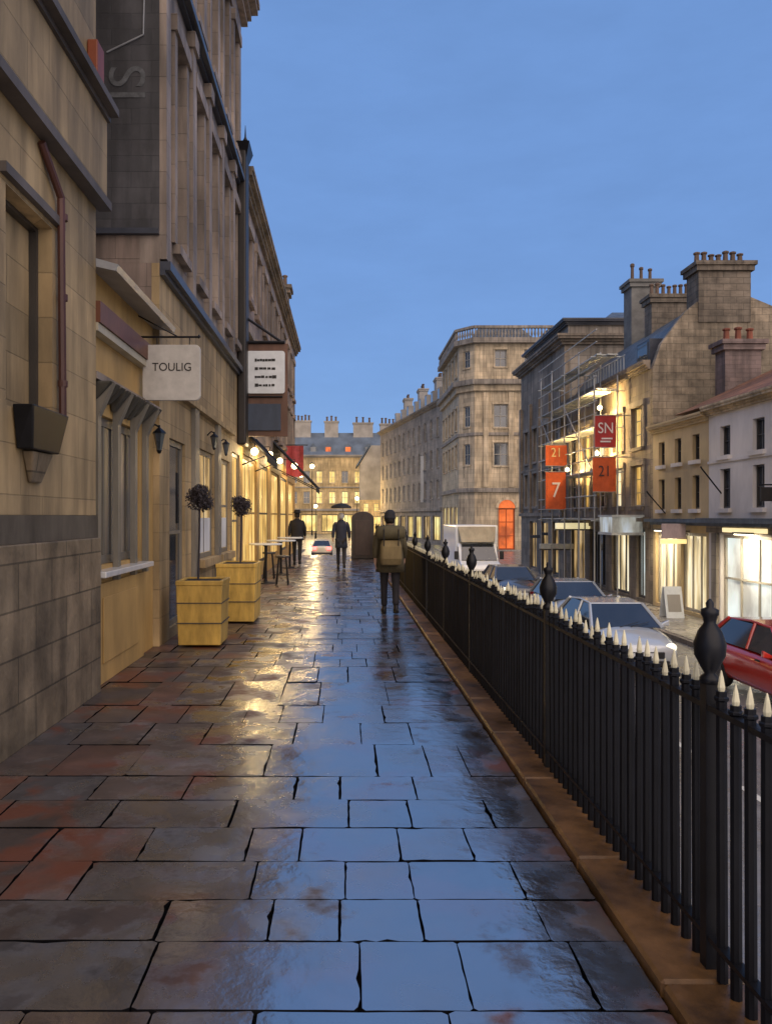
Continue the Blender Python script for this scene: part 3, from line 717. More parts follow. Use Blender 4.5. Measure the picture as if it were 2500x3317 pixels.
# ------------------------------------------------------------------ L3
F = Fr((LX, 17.32), (LX, 36.0), 0, (1, 0)); U = lambda y: y - 17.32
b3 = thing('gabled_stone_building', (LX, 26, 0), 'brown stone building with slate attic and dormer above the amber lit shops', 'building', 'buildings along the left pavement')
gop = [(U(17.6), U(20.4), .35, 3.1), (U(21.0), U(23.6), .35, 3.1), (U(24.3), U(27.2), .35, 3.1), (U(27.9), U(31.0), .35, 3.1), (U(31.8), U(35.2), .35, 3.1)]
ups = row(.5, F.L - .5, 10, .8, 4.3, 6.0) + row(.5, F.L - .5, 10, .8, 6.9, 8.5)
wall_skin(F, b3, M['brown2'], 9.15, ups, v0=3.62, name='upper_wall')
wall_skin(F, b3, M['ochre2'], 3.62, gop, name='ground_wall', th=.08)
for o in ups: window(F, b3, o, M['frame'], M['glass'], (1, 2), sill=M['brown2'], surround=M['brown'])
for i, o in enumerate(gop): window(F, b3, o, M['darkframe'] if i % 2 else M['ochre2'], M['lit'], (3, 1), sill=None, name='shop_window', fw=.09, th=.08)
mb = MB(); mb.box(LX - 7, LX - .255, 17.32, 36, ROAD, 9.15); mb.box(LX - 7, LX - .001, 33.05, 36.001, ROAD, -.03); mb.build('rear_wall', M['brown2'], b3)
cornice(F, b3, M['bathdark'], 9.15, .28, .4, u0=0)
mb = MB(); mb.prism_y([(LX - .1, 9.5), (LX - 7, 9.5), (LX - 6, 12), (LX - 2.2, 12)], 17.4, 35.9); mb.build('roof', M['slate'], b3)
mb = MB(); mb.prism_y([(LX - .06, 9.56), (LX - .06, 10.4), (LX - 1.9, 11.8), (LX - 1.9, 9.56)], 24.6, 30.5); mb.build('attic_wall', M['brown2'], b3)
mb = MB(); mb.box(LX - 1.8, LX - .1, 20.6, 21.3, 9.56, 10.5); mb.build('party_wall', M['brown'], b3)
mb = MB(); mb.loft([[(LX - .05, 22.3, 10.2), (LX - .05, 24.0, 10.2), (LX - .95, 24.0, 11.3), (LX - .95, 22.3, 11.3)],
                    [(LX - .13, 22.3, 10.1), (LX - .13, 24.0, 10.1), (LX - 1.03, 24.0, 11.2), (LX - 1.03, 22.3, 11.2)]])
dm = mb.build('dormer', mat('wet_skylight', (.2, .25, .3), .08, .1, 3, ior=2.2), b3)
mb = MB(); mb.prism_y([(LX - .1, 9.56), (LX - .12, 10.08), (LX - 1.2, 11.1), (LX - 1.2, 9.56)], 22.35, 23.95); mb.build('dormer_cheek', M['lead'], dm)
chimney(b3, LX - .75, 34.0, 9.56, 1.2, .8, 2.2, 4)

# projecting sign, white panel with four lines of writing
ps = thing('bracket_sign', (-1.75, 17.0, 1.6), 'brown bracket sign with white panel of four black text lines over a slate-blue panel', 'hanging sign')
mb = MB(); mb.box(-2.25, -1.27, 17.03, 17.08, 3.42, 5.48); mb.build('board', M['signboard'], ps, bevel=.01)
zt = EYE + 357 * 17 / 1660; zb = EYE + 265 * 17 / 1660
mb = MB(); mb.prism_y(rrect(-2.17, -1.33, zb, zt, .06), 16.98, 17.027); mb.build('white_panel', M['signwhite'], ps, bevel=.006)
zt2 = EYE + 243 * 17 / 1660; zb2 = EYE + 185 * 17 / 1660
mb = MB(); mb.box(-2.2, -1.42, 16.99, 17.027, zb2, zt2); mb.build('blue_panel', M['signblue'], ps, bevel=.006)
mb = MB()
for k in range(4):
    z = zt - .21 - k * .185; x = -1.99
    while x < -1.54:
        w = random.uniform(.04, .09); h = random.uniform(.035, .06)
        mb.box(x, x + w, 16.972, 16.979, z - h / 2, z + h / 2 + random.uniform(0, .015)); x += w + random.choice((.006, .006, .022))
mb.build('text_lines', M['ink'], ps)
mb = MB(); mb.tube((LX, 17.0, 5.50), (-1.33, 17.0, 5.50), .035); mb.tube((LX, 17.0, 6.15), (-1.42, 17.0, 5.52), .03); mb.tube((-2.2, 17, zb - .07), (-1.38, 17, zb - .07), .018)
mb.build('bracket', M['iron'], ps)

# awnings
def awning(y0, y1, xo, z0, z1, label):
    t = thing('awning', (LX, (y0 + y1) / 2, z1), label, 'awning', 'black awnings over the lit shops')
    mb = MB(); th = .05
    mb.loft([[(LX + .01, y0, z0), (LX + .01, y0, z0 - th), (xo, y0, z1 - th), (xo, y0, z1)],
             [(LX + .01, y1, z0), (LX + .01, y1, z0 - th), (xo, y1, z1 - th), (xo, y1, z1)]])
    mb.build('canopy', M['awning'], t)
    mb = MB(); y = y0
    while y < y1 - .05:
        mb.loft([[(xo + .002, y + .01, z1), (xo + .012, y + .01, z1), (xo + .012, y + .19, z1), (xo + .002, y + .19, z1)],
                 [(xo + .002, y + .04, z1 - .16), (xo + .012, y + .04, z1 - .16), (xo + .012, y + .16, z1 - .16), (xo + .002, y + .16, z1 - .16)]]); y += .2
    mb.build('valance', M['awning'], t)
    for y in (y0 - .02, y1 + .02):
        mb = MB(); mb.tube((LX, y, z0 - .8), (xo - .05, y, z1 - .03), .015); mb.build('stay', M['iron'], t)
        mb = MB(); mb.tube((LX, y, z0 + .02), (xo, y, z1 + .02), .045); mb.build('arm', M['iron'], t)
awning(17.5, 20.0, -1.78, 3.62, 3.05, 'black awning nearest the bracket sign, over the first amber shop window')
awning(25.0, 28.4, -.95, 4.05, 2.62, 'long black awning reaching out over the café tables below the red banner')

rb = thing('red_banner', (-2.0, 30, 3.0), 'red cloth banner hanging above the far end of the lit shops', 'banner')
mb = MB()
for k in range(8):
    x0 = -2.3 + k * .085; dz = .03 * math.sin(k)
    mb.loft([[(x0, 30 + .03 * math.sin(k * 1.3), 3.2 + dz), (x0 + .085, 30 + .03 * math.sin(k * 1.3 + 1.3), 3.2), (x0 + .085, 30.02 + .03 * math.sin(k * 1.3 + 1.3), 3.2), (x0, 30.02 + .03 * math.sin(k * 1.3), 3.2 + dz)],
             [(x0, 30 + .03 * math.sin(k * 1.3), 4.4), (x0 + .085, 30 + .03 * math.sin(k * 1.3 + 1.3), 4.4), (x0 + .085, 30.02 + .03 * math.sin(k * 1.3 + 1.3), 4.4), (x0, 30.02 + .03 * math.sin(k * 1.3), 4.4)]])
mb.build('cloth', M['redcloth'], rb)
mb = MB(); mb.tube((LX, 30, 4.43), (-1.45, 30, 4.43), .02); mb.build('pole', M['iron'], rb)

def globe(x, y, z, r, power, label):
    t = thing('globe_lamp', (x, y, z), label, 'lamp', 'glowing globe lamps over the lit shops')
    mb = MB(); mb.lathe([(r * math.sin(R(a)), -r * math.cos(R(a))) for a in range(5, 180, 17)], (x, y, z), 12); mb.build('globe', M['bulb'], t, smooth=True)
    mb = MB(); mb.path([(LX, y, z + r + .12), (x, y, z + r + .12), (x, y, z + r)], .012, 6); mb.build('bracket', M['iron'], t)
    ld = bpy.data.lights.new('globe_light', 'POINT'); ld.energy = power; ld.color = (1, .72, .36); ld.shadow_soft_size = r
    lo = bpy.data.objects.new('light', ld); C.objects.link(lo); lo.parent = t; lo.location = (0.0, -r - .08, -r * .5)
globe(-2.05, 17.45, 3.12, .085, 22, 'round glowing lamp nearest the black downpipe')
globe(-2.0, 20.5, 3.3, .08, 22, 'round glowing lamp between the two black awnings')
globe(-2.0, 23.6, 3.35, .09, 22, 'round glowing lamp just before the long awning')
globe(-1.9, 29.0, 3.55, .12, 26, 'round glowing lamp behind the long awning beside the red banner')
globe(-1.75, 30.6, 3.3, .10, 26, 'farthest round glowing lamp past the red banner')

# café tables
def table(x, y, label):
    t = thing('cafe_table', (x, y, 0), label, 'table', 'tall café tables outside the lit shops')
    mb = MB(); mb.lathe([(.40, 0), (.42, .01), (.42, .035), (.40, .045)], (x, y, .94), 24, 1, .8); mb.build('tabletop', M['tabletop'], t)
    mb = MB(); mb.lathe([(.25, 0), (.24, .02), (.05, .05), (.035, .1), (.035, .9), (.08, .94)], (x, y, 0), 12); mb.build('pedestal', M['iron'], t)
def stool(x, y, label):
    t = thing('bar_stool', (x, y, 0), label, 'stool', 'dark stools at the café tables')
    mb = MB(); mb.lathe([(.16, 0), (.18, .02), (.17, .05)], (x, y, .66), 14); mb.build('seat', M['darkframe'], t)
    for a in range(4):
        ca, sa = math.cos(R(45 + 90 * a)), math.sin(R(45 + 90 * a))
        mb = MB(); mb.tube((x + ca * .2, y + sa * .2, 0), (x + ca * .12, y + sa * .12, .66), .014); mb.build('leg', M['iron'], t)
table(-1.95, 18.9, 'white-topped café table nearest the planters'); table(-1.8, 21.6, 'white-topped café table in the middle, behind the first one'); table(-1.75, 24.4, 'white-topped café table farthest down the lit shops')
stool(-1.5, 18.4, 'dark stool in front of the nearest café table'); stool(-2.0, 20.2, 'dark stool between the nearest and middle café tables, by the wall')


# planters and topiary
def planter(x0, x1, y0, y1, h, label):
    cx, cy = (x0 + x1) / 2, (y0 + y1) / 2
    t = thing('planter', (cx, cy, 0), label, 'planter', 'ochre planter boxes with ball trees')
    mb = MB()
    mb.loft([[(x0 + .03, y0 + .03, .03), (x1 - .03, y0 + .03, .03), (x1 - .03, y1 - .03, .03), (x0 + .03, y1 - .03, .03)],
             [(x0 + .008, y0 + .008, h - .06), (x1 - .008, y0 + .008, h - .06), (x1 - .008, y1 - .008, h - .06), (x0 + .008, y1 - .008, h - .06)]])
    mb.build('box', M['planter'], t, bevel=.01)
    mb = MB()
    for f in (.36, .66):
        z = h * f; e = .006
        mb.box(x0 + .012 - e, x1 - .012 + e, y0 + .012 - e, y0 + .02, z, z + .012); mb.box(x1 - .02, x1 - .006, y0 + .01, y1 - .01, z, z + .012)
    mb.build('groove', M['darkframe'], t)
    mb = MB()
    mb.box(x0, x1, y0, y0 + .05, h - .06, h); mb.box(x0, x1, y1 - .05, y1, h - .06, h); mb.box(x0, x0 + .05, y0 + .05, y1 - .05, h - .06, h); mb.box(x1 - .05, x1, y0 + .05, y1 - .05, h - .06, h)
    mb.build('rim', M['planter'], t, bevel=.008)
    mb = MB(); mb.box(x0 + .05, x1 - .05, y0 + .05, y1 - .05, h - .059, h - .02); mb.build('soil', M['soil'], t)
def ball_tree(x, y, z0, zc, r, label):
    t = thing('ball_tree', (x, y, z0), label, 'tree', 'ball trees in the planters')
    mb = MB(); mb.path([(x - .02, y, z0), (x - .005, y, (z0 + zc) / 2), (x, y, zc)], .014, 7)
    for k in range(7):
        a = random.uniform(0, 6.28); mb.tube((x, y, zc - r * .5), (x + math.cos(a) * r * .6, y + math.sin(a) * r * .6, zc + random.uniform(-.3, .6) * r), .006, .003, 5)
    mb.build('trunk', M['bark'], t)
    lumps = [(Vector((random.uniform(-.55, .55), random.uniform(-.55, .55), random.uniform(-.5, .5))), random.uniform(.35, .6)) for _ in range(9)]
    mb = MB(); leaves(mb, (x, y, zc), r, 4200, .020, .1, .95, lumps + [(Vector((0, 0, 0)), .6)]); leaves(mb, (x, y, zc), r * 1.0, 700, .02, .5)
    mb.build('crown', M['leaf'], t)
planter(-2.12, -1.53, 9.6, 10.25, .84, 'nearest ochre wooden planter box on the pavement')
planter(-1.98, -1.36, 11.75, 12.6, .92, 'second, taller ochre planter box with wet rim behind the nearest one')
ball_tree(-1.88, 9.95, .80, 1.88, .185, 'larger dark ball tree on a thin stem in the nearest planter')
ball_tree(-1.64, 12.2, .88, 1.80, .175, 'smaller dark ball tree in the second planter')

# ------------------------------------------------------------------ right side
RS = 11.5
def street_side(y0, y1): return Fr((RS, y0), (RS, y1), ROAD + .14, (-1, 0))
def V(z): return z - (ROAD + .14)        # height above the far pavement for a world height

# R1: cream part then white part
def shop(F, root, u0, u1, pm, fm, v0=.45, v1=2.75, bars=(2, 1), name='shop_window'):
    return (u0, u1, v0, v1), pm, fm, bars, name
F = street_side(7.0, 24.3); rw = thing('white_stucco_building', (RS, 16, ROAD + .14), 'white stucco two-storey building at the right edge over a bright shopfront', 'building', 'buildings on the far side of the road')
H1 = V(EYE + 3.15)
wu = [(a, b, 3.55, 4.75) for a, b, _, _ in row(.3, F.L - .1, 9, .62, 0, 1)] 
wu2 = [(a, b, 5.15, 6.05) for a, b, _, _ in row(.3, F.L - .1, 9, .62, 0, 1)]
wg = [(F.L - 3.7, F.L - .75, .12, 2.75), (F.L - 7.0, F.L - 4.1, .12, 2.75), (F.L - 11, F.L - 7.5, .35, 2.7), (F.L - 15.5, F.L - 11.6, .35, 2.7)]
wall_skin(F, rw, M['white'], H1, wu + wu2 + wg)
for o in wu + wu2: window(F, rw, o, M['darkframe'], M['glass'], (1, 1), sill=M['white'])
for i, o in enumerate(wg): window(F, rw, o, M['frame'], M['litwhite'] if i < 3 else M['litcream'], (2, 1), sill=None, name='shop_window', fw=.1)
mb = MB(); mb.box(RS + .255, RS + 7, 7, 24.3, ROAD, ROAD + .14 + H1); mb.build('rear_wall', M['white'], rw)
cornice(F, rw, M['bath'], H1, .3, .3, u1=F.L)
band(F, rw, M['slate'], 3.15, 3.3, .3, 'shop_ledge', steps=[(3.0, 3.1, .12), (3.101, 3.25, .42)])
band(F, rw, M['bathgrey'], 0, 0, 0, 'shop_fascia', steps=[(2.80, 2.998, .06)])
mb = MB(); mb.fbox(F, F.L - 3.5, F.L - 1.1, 2.83, 2.96, .062, .12); mb.fbox(F, F.L - 6.8, F.L - 4.3, 2.83, 2.96, .062, .12); mb.build('lit_fascia', glow('lit_fascia_strip', (1, .8, .4), .9), rw)
for u in (F.L - .5, F.L - 3.9, F.L - 7.2):
    mb = MB(); mb.fbox(F, u - .16, u + .16, 0, 2.79, .002, .09); mb.build('shop_pilaster', M['bathgrey'], rw)
band(F, rw, M['white'], 4.95, 5.03, .05, 'string_course', u1=F.L)
mb = MB(); mb.loft([[(RS - .2, 6.9, ROAD + .14 + H1 + .31), (RS + 3.4, 6.9, ROAD + .14 + H1 + 2.0), (RS + 7.2, 6.9, ROAD + .14 + H1 + .31)],
                    [(RS - .2, 26.4, ROAD + .14 + H1 + .31), (RS + 3.4, 26.4, ROAD + .14 + H1 + 2.0), (RS + 7.2, 26.4, ROAD + .14 + H1 + .31)]])
mb.build('roof', M['tile'], rw)
chimney(rw, 13.75, 26.9, 5.0, 1.25, .7, 2.75, 3, M['mauve'], mat('red_clay_pot', (.2, .06, .03), .7, .3, 4), .55, .15)

F = street_side(24.32, 28.7); rc = thing('cream_stucco_building', (RS, 26.5, ROAD + .14), 'narrow cream stucco building between the white building and the scaffolding', 'building', 'buildings on the far side of the road')
wu = row(.2, F.L - .1, 3, .5, 3.55, 4.65) + row(.2, F.L - .1, 3, .5, 5.15, 6.0)
wg = [(.15, 2.0, .12, 2.75), (2.3, 4.15, .12, 2.75)]
H2 = V(EYE + 3.03)
wall_skin(F, rc, M['cream'], H2, wu + wg)
for o in wu: window(F, rc, o, M['darkframe'], M['glass'], (1, 1), sill=M['white'])
for o in wg: window(F, rc, o, M['frame'], M['litcream'], (2, 0), sill=None, name='shop_window', fw=.1)
mb = MB(); mb.box(RS + .255, RS + 2.2, 24.32, 28.69, ROAD, ROAD + .14 + H2); mb.build('rear_wall', M['cream'], rc)
cornice(F, rc, M['cream'], H2, .28, .3, u0=0, u1=F.L)
band(F, rc, M['slate'], 0, 0, 0, 'shop_ledge', steps=[(3.0, 3.1, .12), (3.101, 3.22, .36)], u0=.01, u1=F.L - .01)
ss = thing('shop_sign', (RS, 26.3, 1.0), 'small pink and yellow lit shop sign on the cream building', 'sign')
mb = MB(); mb.box(RS - .95, RS - .15, 25.6, 25.66, EYE - .75, EYE - .25); mb.build('board', mat('pink_board', (.42, .33, .33), .5, .2, 5), ss, bevel=.01)
mb = MB(); mb.box(RS - .97, RS - .13, 25.58, 25.67, EYE - .92, EYE - .77); mb.build('lit_strip', glow('yellow_strip', (1, .75, .2), .8), ss, bevel=.01)
mb = MB(); mb.tube((RS + .1, 25.63, EYE - .5), (RS - .3, 25.63, EYE - .5), .02); mb.build('bracket', M['iron'], ss)
def pave_glow(y, power, label):
    t = thing('soffit_lamp', (RS - .2, y, 1.0), label, 'lamp', 'lamps under the shop ledges')
    mb = MB(); mb.box(RS - .3, RS - .12, y - .35, y + .35, 1.16 - .05, 1.16 - .02); mb.build('diffuser', glow('soffit_glow', (1, .88, .6), 5), t)
    mb = MB(); mb.box(RS - .33, RS - .09, y - .4, y + .4, 1.16 - .019, 1.16 + .03); mb.build('casing', M['darkframe'], t)
    ld = bpy.data.lights.new('soffit_light', 'AREA'); ld.energy = power; ld.color = (1, .84, .58); ld.size = .5; ld.spread = R(170)
    lo = bpy.data.objects.new('light', ld); C.objects.link(lo); lo.parent = t; lo.location = (-.35, 0, .0); lo.rotation_euler = (0, R(-25), 0)
pave_glow(21.8, 70, 'long lamp under the ledge of the white building, over its brightest window'); pave_glow(18.4, 70, 'long lamp under the white ledge at the right edge of the picture')
pave_glow(27.5, 55, 'long lamp under the ledge of the cream building')
bs = thing('black_projecting_sign', (RS, 20, 1.9), 'black projecting sign at the right edge on the white building', 'sign')
mb = MB(); mb.box(RS - .95, RS - .2, 19.5, 19.56, EYE + .38, EYE + .74); mb.build('board', M['ink'], bs, bevel=.01)
mb = MB(); mb.tube((RS, 19.53, EYE + .8), (RS - 1.0, 19.53, EYE + .8), .02); mb.tube((RS - .57, 19.53, EYE + .74), (RS - .57, 19.53, EYE + .8), .02); mb.build('bracket', M['iron'], bs)
for (y, z, lab) in ((23.5, 2.35, 'bare flagpole slanting from the white building'), (27.6, 1.75, 'bare flagpole slanting from the cream building')):
    fp = thing('flagpole', (RS, y, z), lab, 'flagpole', 'bare slanting flagpoles')
    mb = MB(); mb.tube((RS, y, z), (RS - .9, y - .6, z + .75), .022); mb.build('pole', M['iron'], fp)
    mb = MB(); mb.lathe([(.001, 0), (.04, .03), (.001, .07)], (RS - .9, y - .6, z + .73), 8); mb.build('finial', M['iron'], fp)

# R2: gable and scaffolded front
rg = thing('gabled_rubble_building', (RS, 34, ROAD + .14), 'rubble stone building with a great gable, slate mansard and broad chimney behind scaffolding', 'building', 'buildings on the far side of the road')
F = street_side(28.95, 40.0); U = lambda y: y - 28.95
EV = EYE + 5.55; He = V(EV)
wu = [(a, b, 3.7, 5.3) for a, b, _, _ in row(.2, F.L - .2, 5, 1.15, 0, 1)] + [(a, b, 6.0, 7.6) for a, b, _, _ in row(.2, F.L - .2, 5, 1.15, 0, 1)]
wg = [(.5, 1.4, .12, 2.8), (2.2, 4.2, .12, 2.7), (5.0, 7.2, .12, 2.7), (7.9, 10.3, .12, 2.7)]
wall_skin(F, rg, M['bathdark'], He, wu + wg)
for i, o in enumerate(wu): window(F, rg, o, M['frame'], [M['lit'], M['litcream'], M['glass'], M['lit'], M['glass'], M['lit'], M['lit'], M['litcream'], M['lit'], M['glass']][i], (1, 2), sill=M['bathdark'], surround=M['bathgrey'])
for i, o in enumerate(wg): window(F, rg, o, M['darkframe'], [M['litwhite'], M['litcream'], M['glass'], M['litdim']][i], (2, 0), sill=None, name='shop_window', fw=.1)
band(F, rg, M['bathdark'], 0, 0, 0, 'shop_cornice', steps=[(2.85, 3.1, .1), (3.101, 3.25, .35)], u0=0, u1=F.L)
cornice(F, rg, M['bathdark'], He, .3, .35, u0=0, u1=F.L)
prof = [(RS, ROAD), (RS, EV), (RS + .3, EV + .9), (RS + 1.2, EV + 2.1), (RS + 2.0, EV + 2.75), (RS + 3.4, EV + 2.75), (RS + 5.2, EV + 2.0), (RS + 8, EV + 1.4), (RS + 8, ROAD)]
mb = MB(); mb.prism_y(prof, 28.70, 28.949); mb.build('gable_wall', M['rubble'], rg)
prof2 = [(RS + .255, ROAD), (RS + .255, EV - .05), (RS + .5, EV + .8), (RS + 1.35, EV + 1.95), (RS + 2.1, EV + 2.6), (RS + 3.3, EV + 2.6), (RS + 5.2, EV + 1.85), (RS + 8, EV + 1.2), (RS + 8, ROAD)]
mb = MB(); mb.prism_y(prof2, 28.951, 40.0); mb.build('roof', M['slate'], rg)
chimney(rg, 14.15, 29.15, EV + 1.7, 1.95, 1.0, 2.25, 7, ph=.5, pr=.14)
chimney(rg, 14.45, 34.0, EV + 1.6, 2.1, .8, 2.55, 8, ph=.55, pr=.12)
chimney(rg, 14.25, 37.0, EV + 1.6, 1.3, 1.0, 4.1, 3, mat('grey_stack', (.17, .165, .15), .85, .3, 2, 1.5), ph=.8, pr=.12)
dmb = MB(); dmb.box(RS + .3, RS + 1.4, 29.8, 31.1, EV + .4, EV + 1.35); d_ = dmb.build('dormer', M['lead'], rg)
dmb = MB(); dmb.box(RS + .27, RS + .3, 29.95, 30.95, EV + .5, EV + 1.25); dmb.build('pane', M['glass'], d_)
mb = MB()
for y in [31.3 + .35 * k for k in range(14)]: mb.tube((RS - .15, y, EV + .35), (RS - .15, y, EV + 1.0), .018, None, 5)
mb.tube((RS - .15, 31.2, EV + 1.0), (RS - .15, 36, EV + 1.0), .025, None, 5); mb.build('roof_rail', M['plank'], rg)

sf = thing('scaffolding', (10.8, 34.5, ROAD + .14), 'pale scaffold poles and planks in front of the lit rubble stone building', 'scaffold')
lv = [EYE - .15, EYE + 1.85, EYE + 3.7, EYE + 5.2, EYE + 6.6]
for y in (31.6, 33.7, 35.9, 38.1, 40.2):
    for x in (10.25, 11.2):
        mb = MB(); mb.tube((x, y, ROAD + .14), (x, y, EYE + 7.2 - (.0 if y > 33 else 1.4)), .032, None, 6); mb.build('upright', M['pole'], sf)
for z in lv[:]:
    mb = MB()
    for k in range(4): mb.box(10.28 + k * .225, 10.48 + k * .225, 31.4 + random.uniform(-.1, .2), 40.4 + random.uniform(-.2, .2), z, z + .045)
    mb.build('platform', M['plank'], sf)
    for dz in (.5, 1.0):
        for x in (10.21,):
            mb = MB(); mb.tube((x, 31.2, z + dz), (x, 40.5, z + dz), .024, None, 6); mb.build('guard_rail', M['plank'] if dz == 1.0 else M['pole'], sf)
for a, b in ((31.6, 35.9), (35.9, 40.2)):
    mb = MB(); mb.tube((10.17, a, lv[1]), (10.17, b, lv[3]), .024, None, 6); mb.build('brace', M['pole'], sf)
for z in lv:
    for y in (31.6, 35.9, 40.2):
        mb = MB(); mb.tube((10.1, y, z - .04), (11.45, y, z - .04), .025, None, 6); mb.build('transom', M['plank'], sf)

def banner(px0, px1, py0, py1, y, m, label, txt, tm, size, cat='banner', wx=RS, grp='printed banners on the scaffolded building'):
    X = lambda p: (p - 745) / 1660 * y
    Z = lambda p: EYE + (1115 - p) / 1660 * y
    x0, x1, z0, z1 = X(px0), X(px1), Z(py1), Z(py0)
    t = thing('banner', ((x0 + x1) / 2, y, z0), label, cat, grp)
    mb = MB()
    n = 6
    for k in range(n):
        a = x0 + (x1 - x0) * k / n; b = x0 + (x1 - x0) * (k + 1) / n
        wa, wb_ = .02 * math.sin(k * 1.1), .02 * math.sin((k + 1) * 1.1)
        mb.loft([[(a, y + wa, z0), (b, y + wb_, z0), (b, y + wb_ + .012, z0), (a, y + wa + .012, z0)], [(a, y, z1), (b, y, z1), (b, y + .012, z1), (a, y + .012, z1)]])
    mb.build('cloth', m, t)
    mb = MB(); mb.tube((x0 - .05, y, z1 + .02), (wx, y, z1 + .02), .022); mb.tube((x0, y, z0 - .01), (x1, y, z0 - .01), .018); mb.build('pole', M['pole'], t)
    if txt: text(txt, 'lettering', tm, t, ((x0 + x1) / 2, y - .035, (z0 + z1) / 2 + (.12 if txt in ('SN', '21') else 0)), (R(90), 0, 0), size, .003, sx=.85)
    if txt == 'SN':
        mb = MB(); mb.box(x0 + .2, x1 - .22, y - .036, y - .03, z0 + .2, z0 + .26); mb.box(x0 + .25, x1 - .15, y - .036, y - .03, z0 + .32, z0 + .38); mb.build('underline', tm, t)
cl = mat('banner_white', (.55, .5, .5), .6, .2, 6); dk = mat('banner_dark', (.05, .02, .02), .6, .2, 6)
banner(1285, 1330, 898, 966, 31.1, M['crimson'], 'dark red banner lettered SN high on the scaffolding', 'SN', cl, .62)
banner(1280, 1330, 988, 1062, 31.1, M['orange'], 'orange-red banner lettered 21 below the dark red one', '21', dk, .62)
banner(1178, 1224, 962, 1006, 35.6, M['orange'], 'square orange banner with yellowish 21, hung on the street side of the scaffolding', '21', mat('banner_yellow', (.6, .45, .2), .6, .2, 6), .6, wx=10.25)
banner(1178, 1222, 1020, 1100, 35.6, M['orange'], 'tall orange banner with a white stroke under the square one', '7', cl, 1.0, wx=10.25)

pale = mat('pale_banner', (.5, .5, .47), .7, .15, 1)
banner(908, 930, 985, 1085, 100, pale, 'long pale banner on the near end of the long terrace', '', None, 1, wx=11.6, grp='pale banners on the long terrace')
def work_or_fill_lamp(x, y, z, power, label):
    t = thing('work_or_fill_lamp', (x, y, z), label, 'lamp', 'work lamps on the scaffolding')
    mb = MB(); mb.lathe([(.10 * math.sin(R(a)), -.10 * math.cos(R(a))) for a in range(5, 180, 17)], (x, y, z), 10); mb.build('globe', M['bulb'], t)
    mb = MB(); mb.tube((x, y, z + .1), (x, y, z + .35), .02); mb.build('cable', M['iron'], t)
    ld = bpy.data.lights.new('work_or_fill_light', 'POINT'); ld.energy = power; ld.color = (1, .66, .26); ld.shadow_soft_size = .1
    lo = bpy.data.objects.new('light', ld); C.objects.link(lo); lo.parent = t; lo.location = (0, -.2, 0)
work_or_fill_lamp(10.75, 37.2, EYE + 2.25, 420, 'round yellow work lamp on the far half of the scaffolding')
work_or_fill_lamp(10.8, 32.6, EYE + 4.6, 380, 'added yellow fill globe high on the near half of the scaffolding')  # fill light added to warm the scaffolded front
work_or_fill_lamp(10.8, 33.0, EYE + 2.7, 380, 'added yellow fill globe behind the two near banners')  # another added globe, put in to brighten the front behind the banners
# lit glass canopy and signs over the shops below the scaffold
cn = thing('shop_canopy', (10.6, 30.4, 0), 'pale lit glass canopy box over the pavement below the scaffolding', 'canopy')
mb = MB(); mb.box(10.2, 11.45, 29.4, 31.0, .92, 1.02); mb.box(10.2, 11.45, 29.4, 31.0, 1.62, 1.70); mb.build('slab', M['plank'], cn)
mb = MB(); mb.box(10.25, 11.4, 29.45, 30.95, 1.021, 1.619); mb.build('glazing', mat('canopy_glass', (.25, .26, .25), .2, .4, 2, emit=(.6, .62, .55), estr=.45), cn)
for (y, x0, z, h, m, lab) in ((36.0, 9.9, 1.05, .28, glow('pale_yellow_box', (1, .85, .45), .55), 'long pale yellow lit sign box under the scaffold'),
                           (38.6, 9.8, .0, .26, M['plank'], 'white ledge sign over the dark shop windows')):
    t = thing('sign_box', (x0, y, z), lab, 'sign', 'sign boxes below the scaffolding')
    mb = MB(); mb.box(x0, RS - .02, y, y + .25, z, z + h); mb.build('box', m, t, bevel=.02)
    mb = MB(); mb.box(x0 - .04, RS - .01, y - .03, y + .28, z - .06, z - .002); mb.build('tray', M['darkframe'], t)

# R3: dark classical block
F = street_side(40.3, 50.2); r3 = thing('sooty_classical_building', (RS, 45, ROAD + .14), 'tall sooty stone building with heavy cornices rising beyond the scaffolding', 'building', 'buildings on the far side of the road')
Hc = V(EYE + 9.0)
wu = [(a, b, z, z + 2.0) for z in (3.9, 6.6) for a, b, _, _ in row(.6, F.L - .6, 4, 1.1, 0, 1)]
wg = [(.9, 2.3, .12, 3.0), (3.3, 4.9, .12, 3.0), (5.9, 7.6, .12, 3.0)]
wall_skin(F, r3, M['bathdark'], Hc, wu + wg)
for i, o in enumerate(wu): window(F, r3, o, M['frame'], M['glass'], (1, 2), sill=M['bathdark'], surround=M['bathgrey'])
for o in wg: window(F, r3, o, M['darkframe'], M['litdim'], (1, 0), sill=None, name='shop_window', fw=.1)
mb = MB(); mb.box(RS + .255, RS + 9, 40.55, 50.2, ROAD, EYE + 9.0); mb.build('rear_wall', M['bathdark'], r3)
mb = MB(); mb.box(RS + .2505, RS + 9, 40.3, 40.549, ROAD, EYE + 9.0); mb.build('end_wall', M['bathgrey'], r3)
def ring_cornice(root, x0, x1, y0, y1, z, w, h, m, name='cornice'):
    mb = MB()
    for i, k in enumerate((.35, .55, .9, 1.0)):
        e = w * k; mb.box(x0 - e, x1 + e, y0 - e, y1 + e, z + h * i / 4 + .0005 * (i > 0), z + h * (i + 1) / 4)
    return mb.build(name, m, root)
ring_cornice(r3, RS, RS + 9, 40.3, 50.2, EYE + 9.0, .5, .5, M['bathdark'])
mb = MB(); mb.box(RS + .4, RS + 8.6, 41, 49.8, EYE + 9.5, EYE + 10.2); mb.build('attic', M['bathgrey'], r3)
